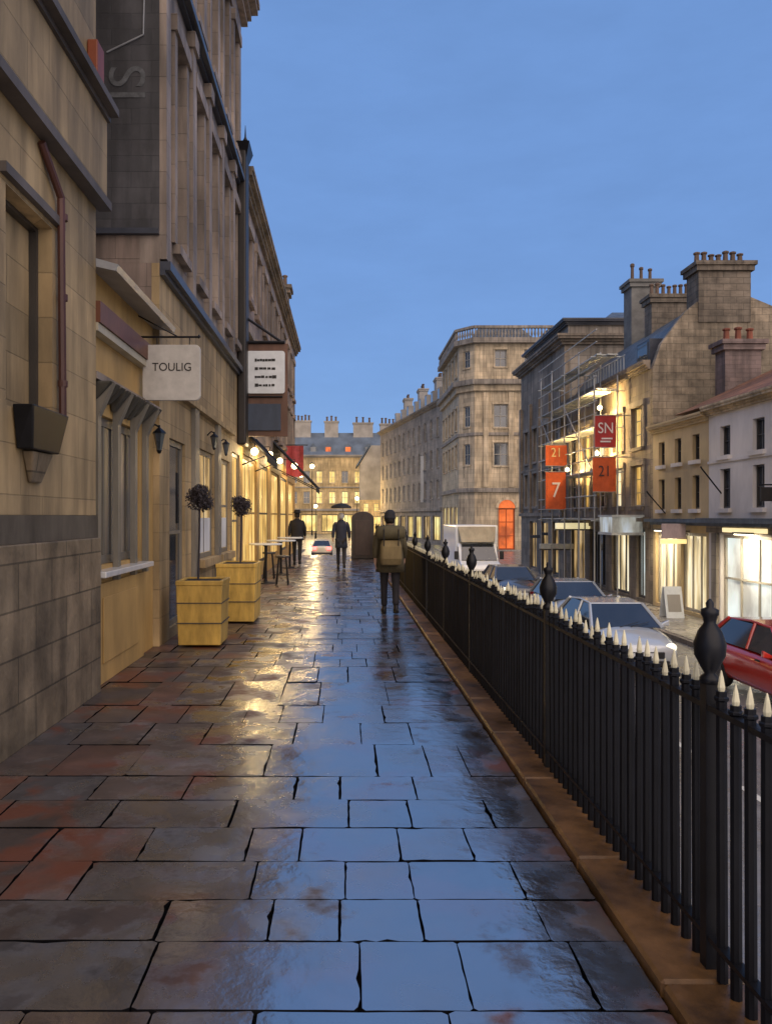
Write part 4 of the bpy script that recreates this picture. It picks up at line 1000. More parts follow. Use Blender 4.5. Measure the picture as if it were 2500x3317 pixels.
ring_cornice(r3, RS + .4, RS + 8.6, 41, 49.8, EYE + 10.2, .4, .3, M['lead'], 'attic_cornice')
mb = MB(); mb.loft([[(RS + 2.4, 41, EYE + 10.5), (RS + 6.5, 41, EYE + 10.5), (RS + 6.5, 49, EYE + 10.5), (RS + 2.4, 49, EYE + 10.5)],
                    [(RS + 3.3, 42.6, EYE + 11.3), (RS + 5.6, 42.6, EYE + 11.3), (RS + 5.6, 47, EYE + 11.3), (RS + 3.3, 47, EYE + 11.3)]])
mb.build('roof', M['slate'], r3)
band(F, r3, M['bathdark'], 0, 0, 0, 'string_course', steps=[(3.3, 3.5, .15), (6.05, 6.2, .12)], u0=0, u1=F.L)
for u in (.3, 2.75, 4.95, 7.15, F.L - .3):
    mb = MB(); mb.fbox(F, u - .2, u + .2, 3.52, 10.2, .002, .16); mb.build('pilaster', M['bathdark'], r3)

# R4: tall corner building with rounded bay, its front looks down the street at us
CY = 76.0; CX = RS
r4 = thing('corner_building', (CX + 3, CY, ROAD), 'tall pale corner building with balustraded curved top and an orange lit arch at its foot', 'building', 'buildings on the far side of the road')
T4 = EYE + 17.6
F = Fr((CX + 1.3, CY), (CX + 9, CY), ROAD + .14, (0, -1))          # front face
wf = [(1.9, 3.3, z, z + 2.3) for z in (8.3, 12.1)] + [(4.8, 6.2, z, z + 2.3) for z in (8.3, 12.1)] + [(2.0, 3.2, 18.1, 19.8), (4.9, 6.1, 18.1, 19.8)]
wa = [(2.35, 4.0, .0, 5.0 - .9)]
wall_skin(F, r4, M['bath'], 20.4, wf + wa, th=.4)
for o in wf: window(F, r4, o, M['frame'], M['glass'], (1, 1), sill=M['bath'], surround=M['bath'], th=.4, fw=.1)
# orange arch: pane with a round head proud of the wall
o = wa[0]; ar = window(F, r4, o, mat('orange_frame', (.4, .08, .02), .5, .2, 5), M['litorange'], (1, 2), sill=None, name='arched_door', th=.4, fw=.12)
mb = MB(); cxu = (o[0] + o[1]) / 2; rr = (o[1] - o[0]) / 2
pts = [F.pt(cxu + rr * math.cos(R(a)), 4.1 + rr * math.sin(R(a)), .02) for a in range(0, 181, 15)]; pts2 = [F.pt(cxu + rr * math.cos(R(a)), 4.1 + rr * math.sin(R(a)), .08) for a in range(0, 181, 15)]
mb.loft([pts, pts2]); mb.build('fanlight', M['litorange'], ar)
mb = MB()
for a in range(0, 180, 15):
    q = lambda a_, r_, w_: F.pt(cxu + r_ * math.cos(R(a_)), 4.1 + r_ * math.sin(R(a_)), w_)
    mb.loft([[q(a, rr + .01, .01), q(a, rr + .28, .01), q(a, rr + .28, .16), q(a, rr + .01, .16)], [q(a + 15, rr + .01, .01), q(a + 15, rr + .28, .01), q(a + 15, rr + .28, .16), q(a + 15, rr + .01, .16)]])
mb.build('arch_surround', M['bath'], ar)
# chamfered corner and street side
F2 = Fr((CX, CY + 1.6), (CX + 1.3, CY), ROAD + .14, (-1, -1))
wc = [(.6, 1.45, 18.1, 19.8), (.6, 1.45, 12.2, 14.3), (.6, 1.45, 8.4, 10.5)]
wall_skin(F2, r4, M['bath'], 20.4, wc, th=.3)
for o in wc: window(F2, r4, o, M['frame'], M['glass'], (1, 1), sill=M['bath'], th=.3, fw=.1)
F3 = Fr((CX, CY + 1.6), (CX, CY + 15), ROAD + .14, (-1, 0))
ws = [(a, b, z, z + 2.3) for z in (8.3, 12.1, 17.6) for a, b, _, _ in row(.6, F3.L - .4, 5, 1.2, 0, 1)] + [(a, b, .3, 4.3) for a, b, _, _ in row(.6, F3.L - .4, 4, 2.2, 0, 1)]
wall_skin(F3, r4, M['bath'], 20.4, ws, th=.3)
for o in ws: window(F3, r4, o, M['frame'], M['litfar'] if o[2] < 1 else M['glass'], (1, 1), sill=None if o[2] < 1 else M['bath'], surround=M['bath'] if o[2] > 1 else None, th=.3, fw=.1)
poly = lambda e: [(CX - e, CY + 1.6 - e * .4), (CX + 1.3 - e * .4, CY - e), (CX + 9, CY - e), (CX + 9, CY + 15), (CX - e, CY + 15)]
def slabp(z0, z1, e, m, name):
    mb = MB(); mb.loft([[(x, y, z0) for x, y in poly(e)], [(x, y, z1) for x, y in poly(e)]]); return mb.build(name, m, r4)
slabp(ROAD, ROAD + .14 + 20.35, -.42, M['bath'], 'rear_wall')
zc = ROAD + .14
slabp(zc + 16.3, zc + 16.8, .65, M['bathgrey'], 'main_cornice'); slabp(zc + 15.7, zc + 16.299, .3, M['bath'], 'frieze')
slabp(zc + 5.7, zc + 6.1, .3, M['bathgrey'], 'string_course'); slabp(zc + 11.3, zc + 11.6, .15, M['bathgrey'], 'upper_string_course')
slabp(zc + 20.4, zc + 20.9, .55, M['bathgrey'], 'top_cornice')
mb = MB()
for (a, b) in zip(poly(.3)[:3], poly(.3)[1:4]):
    a = Vector((a[0], a[1], 0)); b = Vector((b[0], b[1], 0)); n = max(2, int((b - a).length / .32))
    for k in range(n): p = a.lerp(b, (k + .5) / n); mb.lathe([(.09, 0), (.05, .12), (.12, .4), (.06, .8), (.1, .95)], (p.x, p.y, zc + 20.9), 6)
    d = (b - a).normalized(); nn = Vector((d.y, -d.x, 0)) * .16
    mb.loft([[tuple(a + nn + Vector((0, 0, zc + 21.85))), tuple(a - nn + Vector((0, 0, zc + 21.85))), tuple(a - nn + Vector((0, 0, zc + 22.1))), tuple(a + nn + Vector((0, 0, zc + 22.1)))],
             [tuple(b + nn + Vector((0, 0, zc + 21.85))), tuple(b - nn + Vector((0, 0, zc + 21.85))), tuple(b - nn + Vector((0, 0, zc + 22.1))), tuple(b + nn + Vector((0, 0, zc + 22.1)))]])
a = Vector((poly(.3)[4][0], poly(.3)[4][1], 0)); b = Vector((poly(.3)[0][0], poly(.3)[0][1], 0))
for k in range(40): p = a.lerp(b, (k + .5) / 40); mb.lathe([(.09, 0), (.05, .12), (.12, .4), (.06, .8), (.1, .95)], (p.x, p.y, zc + 20.9), 6)
mb.box(a.x - .16, a.x + .16, b.y, a.y, zc + 21.85, zc + 22.1)
mb.build('balustrade', M['bathgrey'], r4)
mb = MB(); mb.loft([[(CX + 1, CY + 1.6, zc + 20.9), (CX + 8, CY + 1.6, zc + 20.9), (CX + 8, CY + 14, zc + 20.9), (CX + 1, CY + 14, zc + 20.9)],
                    [(CX + 2.4, CY + 3.6, zc + 23.0), (CX + 6.5, CY + 3.6, zc + 23.0), (CX + 6.5, CY + 12, zc + 23.0), (CX + 2.4, CY + 12, zc + 23.0)]]); mb.build('roof', M['slate'], r4)
for u in (1.1, 3.6, 6.6):
    mb = MB(); mb.fbox(F, u - .25, u + .25, 6.15, 15.6, .003, .18); mb.build('pilaster', M['bath'], r4)

# R5: long terrace that bends left towards the end of the street
A5, B5 = (RS + .1, 91.3), (5.9, 128.0)
F = Fr(A5, B5, ROAD, (-1, 0)); H5 = 16.9
r5 = thing('long_terrace', (9, 110, ROAD), 'long grey-brown terrace with slate roof running down to the end of the street', 'terrace', 'buildings on the far side of the road')
wu = [(a, b, z, z + 2.3) for z in (5.6, 9.4, 13.2) for a, b, _, _ in row(.6, F.L - .6, 12, 1.2, 0, 1)]
wg = [(a, b, .4, 3.5) for a, b, _, _ in row(.6, F.L - .6, 8, 3.2, 0, 1)]
wall_skin(F, r5, M['bathgrey'], H5, wu + wg, th=.3)
for i, o in enumerate(wu): window(F, r5, o, M['frame'], M['glass'], (1, 1), sill=M['bathgrey'], th=.3, fw=.12)
for i, o in enumerate(wg): window(F, r5, o, M['darkframe'], M['litfar'] if i % 3 != 1 else M['litdim'], (2, 0), sill=None, name='shop_window', th=.3, fw=.15)
mb = MB(); mb.fbox(F, 0, F.L, 0, H5 - .02, -9, -.31); mb.build('rear_wall', M['bathgrey'], r5)
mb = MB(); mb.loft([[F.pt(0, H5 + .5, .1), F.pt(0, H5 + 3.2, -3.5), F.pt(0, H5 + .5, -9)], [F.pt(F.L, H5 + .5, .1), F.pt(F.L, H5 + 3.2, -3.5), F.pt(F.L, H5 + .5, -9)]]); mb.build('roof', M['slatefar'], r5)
cornice(F, r5, M['bathgrey'], H5, .6, .5); band(F, r5, M['bathgrey'], 0, 0, 0, 'string_course', steps=[(4.1, 4.5, .3)])
for u in (1.5, 10, 19, 28): p = F.pt(u, 0, -2.5); chimney(r5, p[0], p[1], ROAD + H5 + 1.5, 1.2, 2.6, 3.2 if u > 2 else 4.2, 5, M['fargrey'], along='y', ph=.7, pr=.2)
for i, u in enumerate((2, 5, 8, 11, 14, 18, 22, 26)):
    mb = MB(); mb.fbox(F, u - .5, u + .5, H5 + .55, H5 + 2.2, -1.7, -.05); d_ = mb.build('dormer', M['fargrey'], r5)
    mb = MB(); mb.fbox(F, u - .38, u + .38, H5 + .75, H5 + 2.0, -.049, -.03); mb.build('pane', MATS['wet_skylight'], d_)

# end of the street: terrace facing us
EY = 150.0
F = Fr((-22, EY), (12, EY), ROAD, (0, -1)); HE = 14.9
re = thing('end_terrace', (-4, EY, ROAD), 'golden lit terrace with blue slate roofs and three chimney stacks closing the street', 'terrace')
wu = [(a, b, z, z + 2.4) for z in (5.9, 9.9) for a, b, _, _ in row(.8, F.L - .8, 13, 1.3, 0, 1)]
wg = [(a, b, .4, 3.8) for a, b, _, _ in row(.8, F.L - .8, 8, 3.3, 0, 1)]
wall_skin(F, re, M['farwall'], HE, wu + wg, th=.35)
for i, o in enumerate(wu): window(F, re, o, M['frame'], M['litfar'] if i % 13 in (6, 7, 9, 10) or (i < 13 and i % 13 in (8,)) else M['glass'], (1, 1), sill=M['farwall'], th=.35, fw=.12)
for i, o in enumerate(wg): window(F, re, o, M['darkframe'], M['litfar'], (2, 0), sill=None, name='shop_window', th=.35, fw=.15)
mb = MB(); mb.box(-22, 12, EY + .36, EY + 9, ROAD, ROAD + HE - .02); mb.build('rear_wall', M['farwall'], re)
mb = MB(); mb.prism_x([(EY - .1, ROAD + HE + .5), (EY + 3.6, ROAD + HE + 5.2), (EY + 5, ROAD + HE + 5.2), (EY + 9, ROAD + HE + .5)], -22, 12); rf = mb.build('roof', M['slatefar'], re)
cornice(F, re, M['fargrey'], HE, .6, .5); band(F, re, M['fargrey'], 0, 0, 0, 'string_course', steps=[(4.5, 4.9, .3), (9.0, 9.2, .2)])
for x, w, h, n in ((-8.6, 3.6, 4.6, 5), (-2.7, 2.7, 4.5, 3), (3.6, 3.9, 4.2, 3), (-15, 3, 4.2, 4), (8.5, 3, 4, 4)):
    chimney(re, x, EY + 3.6, ROAD + HE + 3.6, w, 1.5, h - .6, n, M['fargrey'], ph=1.1, pr=.28)
for x, l in ((-6.2, 0), (-3.3, 1), (.6, 1), (4.5, 0)):
    mb = MB(); mb.prism_y([(x - .8, ROAD + HE + .6), (x - .8, ROAD + HE + 2.0), (x, ROAD + HE + 2.9), (x + .8, ROAD + HE + 2.0), (x + .8, ROAD + HE + .6)], EY + .5, EY + 2.6); d_ = mb.build('dormer', M['slatefar'], re)
    mb = MB(); mb.box(x - .5, x + .5, EY + .45, EY + .49, ROAD + HE + .9, ROAD + HE + 2.1); mb.build('pane', M['litorange'] if l else M['glass'], d_)
# grey gabled house before the end terrace
rh = thing('grey_gabled_house', (5.2, 134, ROAD), 'plain grey gabled house at the far corner in front of the golden terrace', 'house')
mb = MB(); mb.prism_y([(2.6, ROAD + 6.3), (2.6, ROAD + 12.6), (4.6, ROAD + 15.8), (8, ROAD + 15.8), (10, ROAD + 14), (10, ROAD + 6.3)], 134, 141); mb.build('wall', M['fargrey'], rh)
mb = MB(); mb.prism_y([(2.2, ROAD + 12.2), (4.5, ROAD + 16.0), (4.5, ROAD + 16.4), (1.9, ROAD + 12.2)], 133.7, 141.2); mb.build('roof', M['slatefar'], rh)
F = Fr((2.6, 134), (10, 134), ROAD, (0, -1))
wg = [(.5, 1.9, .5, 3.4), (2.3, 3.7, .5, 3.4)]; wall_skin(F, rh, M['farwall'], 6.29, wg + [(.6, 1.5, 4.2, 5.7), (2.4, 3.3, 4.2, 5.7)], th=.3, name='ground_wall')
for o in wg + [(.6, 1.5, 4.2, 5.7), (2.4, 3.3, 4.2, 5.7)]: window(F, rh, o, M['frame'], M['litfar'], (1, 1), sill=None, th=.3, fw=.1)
mb = MB(); mb.box(2.6, 10, 134.31, 141, ROAD, ROAD + 6.29); mb.build('rear_wall', M['farwall'], rh)

def street_lamp(x, y, z0, h, r, power, label):
    t = thing('street_lamp', (x, y, z0), label, 'street lamp', 'lit street lamps at the end of the street')
    mb = MB(); mb.lathe([(.16, 0), (.14, .8), (.07, 1.0), (.06, h - .6), (.12, h - .5)], (x, y, z0), 8); mb.build('column', M['iron'], t)
    mb = MB(); mb.lathe([(r * math.sin(R(a)), r - r * math.cos(R(a))) for a in range(5, 180, 17)], (x, y, z0 + h - .5), 12); mb.build('globe', M['bulb'], t, smooth=True)
    mb = MB(); mb.lathe([(r * 1.1, 0), (r * .4, r * .5), (.02, r * .9)], (x, y, z0 + h - .5 + 2 * r), 8); mb.build('cap', M['iron'], t)
    ld = bpy.data.lights.new('street_light', 'POINT'); ld.energy = power; ld.color = (1, .68, .28); ld.shadow_soft_size = .4
    lo = bpy.data.objects.new('light', ld); C.objects.link(lo); lo.parent = t; lo.location = (0, -.9, h)
street_lamp(-6.0, 140, ROAD, 12.6, .42, 2600, 'tall lit street lamp glowing yellow before the left half of the golden terrace')
street_lamp(2.0, 128, ROAD, 6.6, .3, 2200, 'shorter lit street lamp before the grey gabled house')
street_lamp(-4.5, 118, ROAD, 5.2, .28, 1400, 'short lit street lamp behind the walker in the brimmed hat')

sp = thing('signpost', (11, 44, ROAD + .14), 'dark slim signpost with two short arms before the sooty building', 'signpost')
mb = MB(); mb.lathe([(.09, 0), (.08, .5), (.05, .55), (.045, 2.5), (.02, 2.9), (.005, 3.1)], (11.2, 44, ROAD + .14), 8); mb.build('post', M['signblue'], sp)
for z, s in ((2.2, -1), (2.35, 1)):
    mb = MB(); mb.box(11.2, 11.2 + s * .62, 43.97, 44.03, ROAD + z, ROAD + z + .17); mb.build('arm', M['signblue'], sp, bevel=.01)

# A-board
abd = thing('sandwich_board', (10.7, 25.2, ROAD + .14), 'white sandwich board standing on the far pavement before the cream shops', 'sandwich board')
for s in (-1, 1):
    mb = MB(); b = ROAD + .14
    mb.loft([[(10.42, 25.2 + s * .30, b), (11.0, 25.2 + s * .30, b), (11.0, 25.2 + s * .27, b), (10.42, 25.2 + s * .27, b)], [(10.42, 25.2 + s * .05, b + 1.0), (11.0, 25.2 + s * .05, b + 1.0), (11.0, 25.2 + s * .02, b + 1.0), (10.42, 25.2 + s * .02, b + 1.0)]])
    o = mb.build('board', M['signwhite'], abd)
    if s < 0:
        mb = MB(); mb.loft([[(10.5, 25.2 - .262, b + .2), (10.92, 25.2 - .262, b + .2), (10.92, 25.2 - .25, b + .2), (10.5, 25.2 - .25, b + .2)], [(10.5, 25.2 - .125, b + .75), (10.92, 25.2 - .125, b + .75), (10.92, 25.2 - .12, b + .75), (10.5, 25.2 - .12, b + .75)]]); mb.build('panel', M['fargrey'], o)

# ------------------------------------------------------------------ vehicles
def car(loc, rz, paint, label, group='parked cars below the railing', rear=False, L=4.0, Wd=1.74, H=1.46, scale=1.0, mark=False, lightsm=None):
    t = thing('parked_car', (0, 0, 0), label, 'car', group)
    hw = Wd / 2
    # stations from the front (y = -L/2) to the rear: y, half width, bottom, shoulder height, bonnet crown
    st = [(-L/2, hw*.72, .34, .60, .62), (-L/2 + .12, hw*.90, .22, .68, .73), (-L/2 + .5, hw*.98, .19, .78, .86), (-L/2 + 1.05, hw, .19, .86, .97),
          (0, hw, .19, .90, 1.0), (L/2 - .9, hw, .19, .92, 1.0), (L/2 - .25, hw*.96, .22, .92, .98), (L/2 - .05, hw*.88, .28, .86, .90), (L/2, hw*.8, .36, .76, .8)]
    rings = []
    for y, w, b, sh, cr in st:
        rings.append([(-w*.92, y, b), (-w, y, b + .12), (-w, y, sh - .16), (-w*.95, y, sh), (-w*.6, y, cr), (0, y, cr + .015), (w*.6, y, cr), (w*.95, y, sh), (w, y, sh - .16), (w, y, b + .12), (w*.92, y, b), (0, y, b - .02)])
    mb = MB(); mb.loft(rings); body = mb.build('body', paint, t, smooth=True, sub=1)
    # cabin
    g0, g1, g2, g3 = -L/2 + 1.0, -L/2 + 1.72, L/2 - .72, L/2 - .18
    wb_, wt = hw * .92, hw * .70
    ringsC = []
    zb = .93
    for (y, z, w) in ((g0, zb, wb_), (g1, H - .04, wt), ((g1 + g2) / 2, H, wt), (g2, H - .05, wt), (g3, zb, wb_)):
        ringsC.append((y, z, w))
    mb = MB()
    top = [(y, z, w) for y, z, w in ringsC[1:4]]
    for (a, b) in zip(top, top[1:]): mb.loft([[(-a[2], a[0], a[1]), (a[2], a[0], a[1]), (a[2], a[0], a[1] - .05), (-a[2], a[0], a[1] - .05)], [(-b[2], b[0], b[1]), (b[2], b[0], b[1]), (b[2], b[0], b[1] - .05), (-b[2], b[0], b[1] - .05)]])
    mb.build('roof', paint, t, smooth=False, weld=True, bevel=.02)
    for s in (-1, 1):
        for a_, b_, r0_, r1_ in (((s * wb_, g0, zb), (s * wt, g1, H - .06), .045, .035), ((s * wb_, g3, zb), (s * wt, g2, H - .07), .06, .045), ((s * wb_ * .99, .25, zb), (s * wt, .3, H - .05), .035, .03)):
            mb = MB(); mb.tube(a_, b_, r0_, r1_, 6); mb.build('pillar', paint, t)
    def gl(name, pts, thick):
        mb = MB(); n = (Vector(pts[1]) - Vector(pts[0])).cross(Vector(pts[2]) - Vector(pts[0])).normalized() * thick
        mb.loft([[tuple(Vector(p)) for p in pts], [tuple(Vector(p) + n) for p in pts]]); mb.build(name, M['carglass'], t)
    gl('windscreen', [(-wb_, g0 + .02, zb), (wb_, g0 + .02, zb), (wt, g1, H - .07), (-wt, g1, H - .07)], .01)
    gl('rear_window', [(-wb_, g3 - .02, zb), (wb_, g3 - .02, zb), (wt, g2, H - .08), (-wt, g2, H - .08)], .01)
    for s in (-1, 1): gl('side_window', [(s * wb_, g0 + .05, zb), (s * wb_, g3 - .05, zb), (s * wt, g2, H - .07), (s * wt, g1, H - .07)], .008)
    for s in (-1, 1):
        mb = MB(); mb.lathe([(.001, -.03), (.085, -.02), (.1, 0), (.085, .02), (.001, .03)], (0, 0, 0), 12)
        mb.v = [(s * hw * .70 + v[0] * 1.25, -L/2 + .10 + v[2] + abs(v[0]) * .0, .64 + v[1]) for v in mb.v]
        mb.build('headlight', lightsm or M['headl'], t)
        mb = MB(); mb.box(s * hw * (.5 if rear else .62), s * hw * .93, L/2 - .09, L/2 + (.05 if rear else -.01), .62, .9); mb.build('tail_light', M['tail'] if rear else mat('tail_lens', (.25, .01, .01), .2, .1, 5), t, bevel=.02)
        mb = MB(); mb.loft([[(s * (hw - .02), g0 + .25, .93), (s * (hw + .18), g0 + .22, .95), (s * (hw + .18), g0 + .3, .95), (s * (hw - .02), g0 + .33, .93)], [(s * (hw - .02), g0 + .25, .98), (s * (hw + .17), g0 + .22, 1.08), (s * (hw + .17), g0 + .3, 1.08), (s * (hw - .02), g0 + .33, .98)]]); mb.build('wing_mirror', paint, t, bevel=.02)
        for y in (-L/2 + .75, L/2 - .75):
            mb = MB()
            prof = [(.20, -.1), (.29, -.095), (.315, -.06), (.315, .06), (.29, .095), (.20, .1)]
            mb.lathe(prof, (0, 0, 0), 20); mb.v = [(s * (hw - .1) + v[2], y + v[0], .315 + v[1]) for v in mb.v]; w = mb.build('wheel', M['tyre'], t)
            mb = MB(); mb.lathe([(.19, -.105), (.19, .105)], (0, 0, 0), 14); mb.v = [(s * (hw - .1) + v[2], y + v[0], .315 + v[1]) for v in mb.v]; mb.build('rim', M['rim'], w)
    mb = MB(); mb.box(-hw * .5, hw * .5, -L/2 - .012, -L/2 + .1, .42, .56); mb.box(-hw * .62, hw * .62, -L/2 - .004, -L/2 + .1, .27, .37); mb.build('grille', M['trim'], t, bevel=.015)
    for s in (-1, 1):
        mb = MB(); mb.tube((s * .12 - .05, g0 - .01, zb + .02), (s * .12 + .42, g0 + .12, zb + .12), .009, .006, 5); mb.build('wiper', M['trim'], t)
        mb = MB(); mb.box(s * (hw + .001), s * (hw + .02), -.35, -.2, .80, .83); mb.build('door_handle', M['trim'], t)
    mb = MB(); mb.box(-hw * .99, hw * .99, L/2 - .3, L/2 + .02, .30, .42); mb.build('rear_bumper', M['trim'], t, bevel=.03)
    mb = MB(); mb.box(-.26, .26, -L/2 - .03, -L/2 - .014, .43, .54); mb.build('number_plate', M['signwhite'], t, bevel=.004)
    if mark:
        mb = MB(); mb.lathe([(.07, 0), (.06, .006)], (0, 0, 0), 14); mb.v = [(v[0], -L/2 + .28 , .80 + v[1]) for v in mb.v]; mb.build('badge', M['signwhite'], t)
    t.location = loc; t.rotation_euler = (0, 0, rz); t.scale = (scale,) * 3
    return t
car((6.35, 18.3, ROAD), 0, M['silver'], 'pale silver hatchback with wet windscreen parked behind the railing')
car((8.4, 14.3, ROAD), 0, M['redcar'], 'red hatchback with dark windscreen cut by the right edge of the picture', mark=True)
car((7.1, 24.2, ROAD), 0, M['midgrey'], 'blue-grey hatchback just behind the pale silver one')
car((6.7, 31.2, ROAD), 0, M['darkcar'], 'dark saloon parked just in front of the white box van')
car((-1.95, 66, ROAD), R(180 + 180), M['creamcar'], 'cream car seen far off with red tail lights glowing between the walkers', 'cars on the far road', rear=True, L=3.8)
# turn the last one so that its rear faces us
bpy.data.objects[[o.name for o in bpy.data.objects if o.get('label', '').startswith('cream car')][0]].rotation_euler = (0, 0, R(180))

vt = thing('box_van', (0, 0, 0), 'white box van with a high cargo body parked up the road beyond the cars', 'van')
mb = MB(); mb.box(-1.05, 1.05, -1.0, 3.6, .75, 3.0); mb.build('cargo_box', M['vanwhite'], vt, bevel=.06)
mb = MB(); mb.prism_x([(-2.7, .35), (-2.72, .95), (-2.55, 1.12), (-1.75, 1.3), (-1.15, 2.1), (-1.01, 2.15), (-1.01, .35)], -.95, .95); mb.build('cab', M['vanwhite'], vt, bevel=.06)
mb = MB(); mb.loft([[(-.86, -1.79, 1.30), (.86, -1.79, 1.30), (.78, -1.22, 2.05), (-.78, -1.22, 2.05)], [(-.86, -1.77, 1.27), (.86, -1.77, 1.27), (.78, -1.20, 2.02), (-.78, -1.20, 2.02)]])
mb.v = [(x, y - .04, z + .03) for x, y, z in mb.v]; mb.build('windscreen', M['carglass'], vt)
mb = MB(); mb.loft([[(-.9, -1.02, 2.17), (.9, -1.02, 2.17), (.95, -1.02, 2.95), (-.95, -1.02, 2.95)], [(-.8, -1.45, 2.17), (.8, -1.45, 2.17), (.9, -1.05, 2.9), (-.9, -1.05, 2.9)]]); mb.build('wind_deflector', mat('tan_deflector', (.3, .27, .2), .4, .2, 5), vt, bevel=.03)
mb = MB(); mb.box(-.6, .6, -2.76, -2.6, .62, .86); mb.box(-.9, .9, -2.78, -2.6, .36, .52); mb.build('grille', M['trim'], vt, bevel=.02)
for s in (-1, 1):
    mb = MB(); mb.box(s * .66, s * .92, -2.75, -2.6, .66, .92); mb.build('headlight', M['headl'], vt, bevel=.03)
    mb = MB(); mb.box(s * 1.0, s * 1.2, -1.75, -1.65, 1.35, 1.75); mb.build('wing_mirror', M['trim'], vt, bevel=.03)
    mb = MB(); mb.loft([[(s * .953, -1.7, 1.3), (s * .953, -1.1, 1.3), (s * .953, -1.1, 1.95), (s * .953, -1.3, 1.95)], [(s * .965, -1.7, 1.3), (s * .965, -1.1, 1.3), (s * .965, -1.1, 1.95), (s * .965, -1.3, 1.95)]]); mb.build('side_window', M['carglass'], vt)
    for y in (-1.9, 2.3):
        mb = MB(); mb.lathe([(.22, -.12), (.33, -.11), (.36, -.07), (.36, .07), (.33, .11), (.22, .12)], (0, 0, 0), 18); mb.v = [(s * .85 + v[2], y + v[0], .36 + v[1]) for v in mb.v]; w = mb.build('wheel', M['tyre'], vt)
        mb = MB(); mb.lathe([(.21, -.125), (.21, .125)], (0, 0, 0), 12); mb.v = [(s * .85 + v[2], y + v[0], .36 + v[1]) for v in mb.v]; mb.build('rim', M['rim'], w)
vt.location = (6.5, 39.0, ROAD); OFF[vt.name] = (0, 0, 0)

# ------------------------------------------------------------------ people
def skinmesh(name, verts, edges, radii, m, parent, root=0, sub=1):
    off = Vector(OFF.get(parent.name, (0, 0, 0))) if parent else Vector((0, 0, 0))
    me = bpy.data.meshes.new(name); me.from_pydata([tuple(Vector(v)) for v in verts], edges, []); me.update()
    o = bpy.data.objects.new(name, me); C.objects.link(o); o.parent = parent; OFF[o.name] = tuple(off)
    me.materials.append(m)
    md = o.modifiers.new('skin', 'SKIN'); md.use_smooth_shade = True
    if not me.skin_vertices: me.skin_vertices.new()
    for i, r in enumerate(radii):
        sv = me.skin_vertices[0].data[i]; sv.radius = (r, r) if not isinstance(r, tuple) else r; sv.use_root = (i == root)
    if sub:
        s = o.modifiers.new('sub', 'SUBSURF'); s.levels = sub; s.render_levels = sub
    return o
def ell(cx, cy, z, rx, ry, n=16): return [(cx + rx * math.cos(2*math.pi*k/n), cy + ry * math.sin(2*math.pi*k/n), z) for k in range(n)]

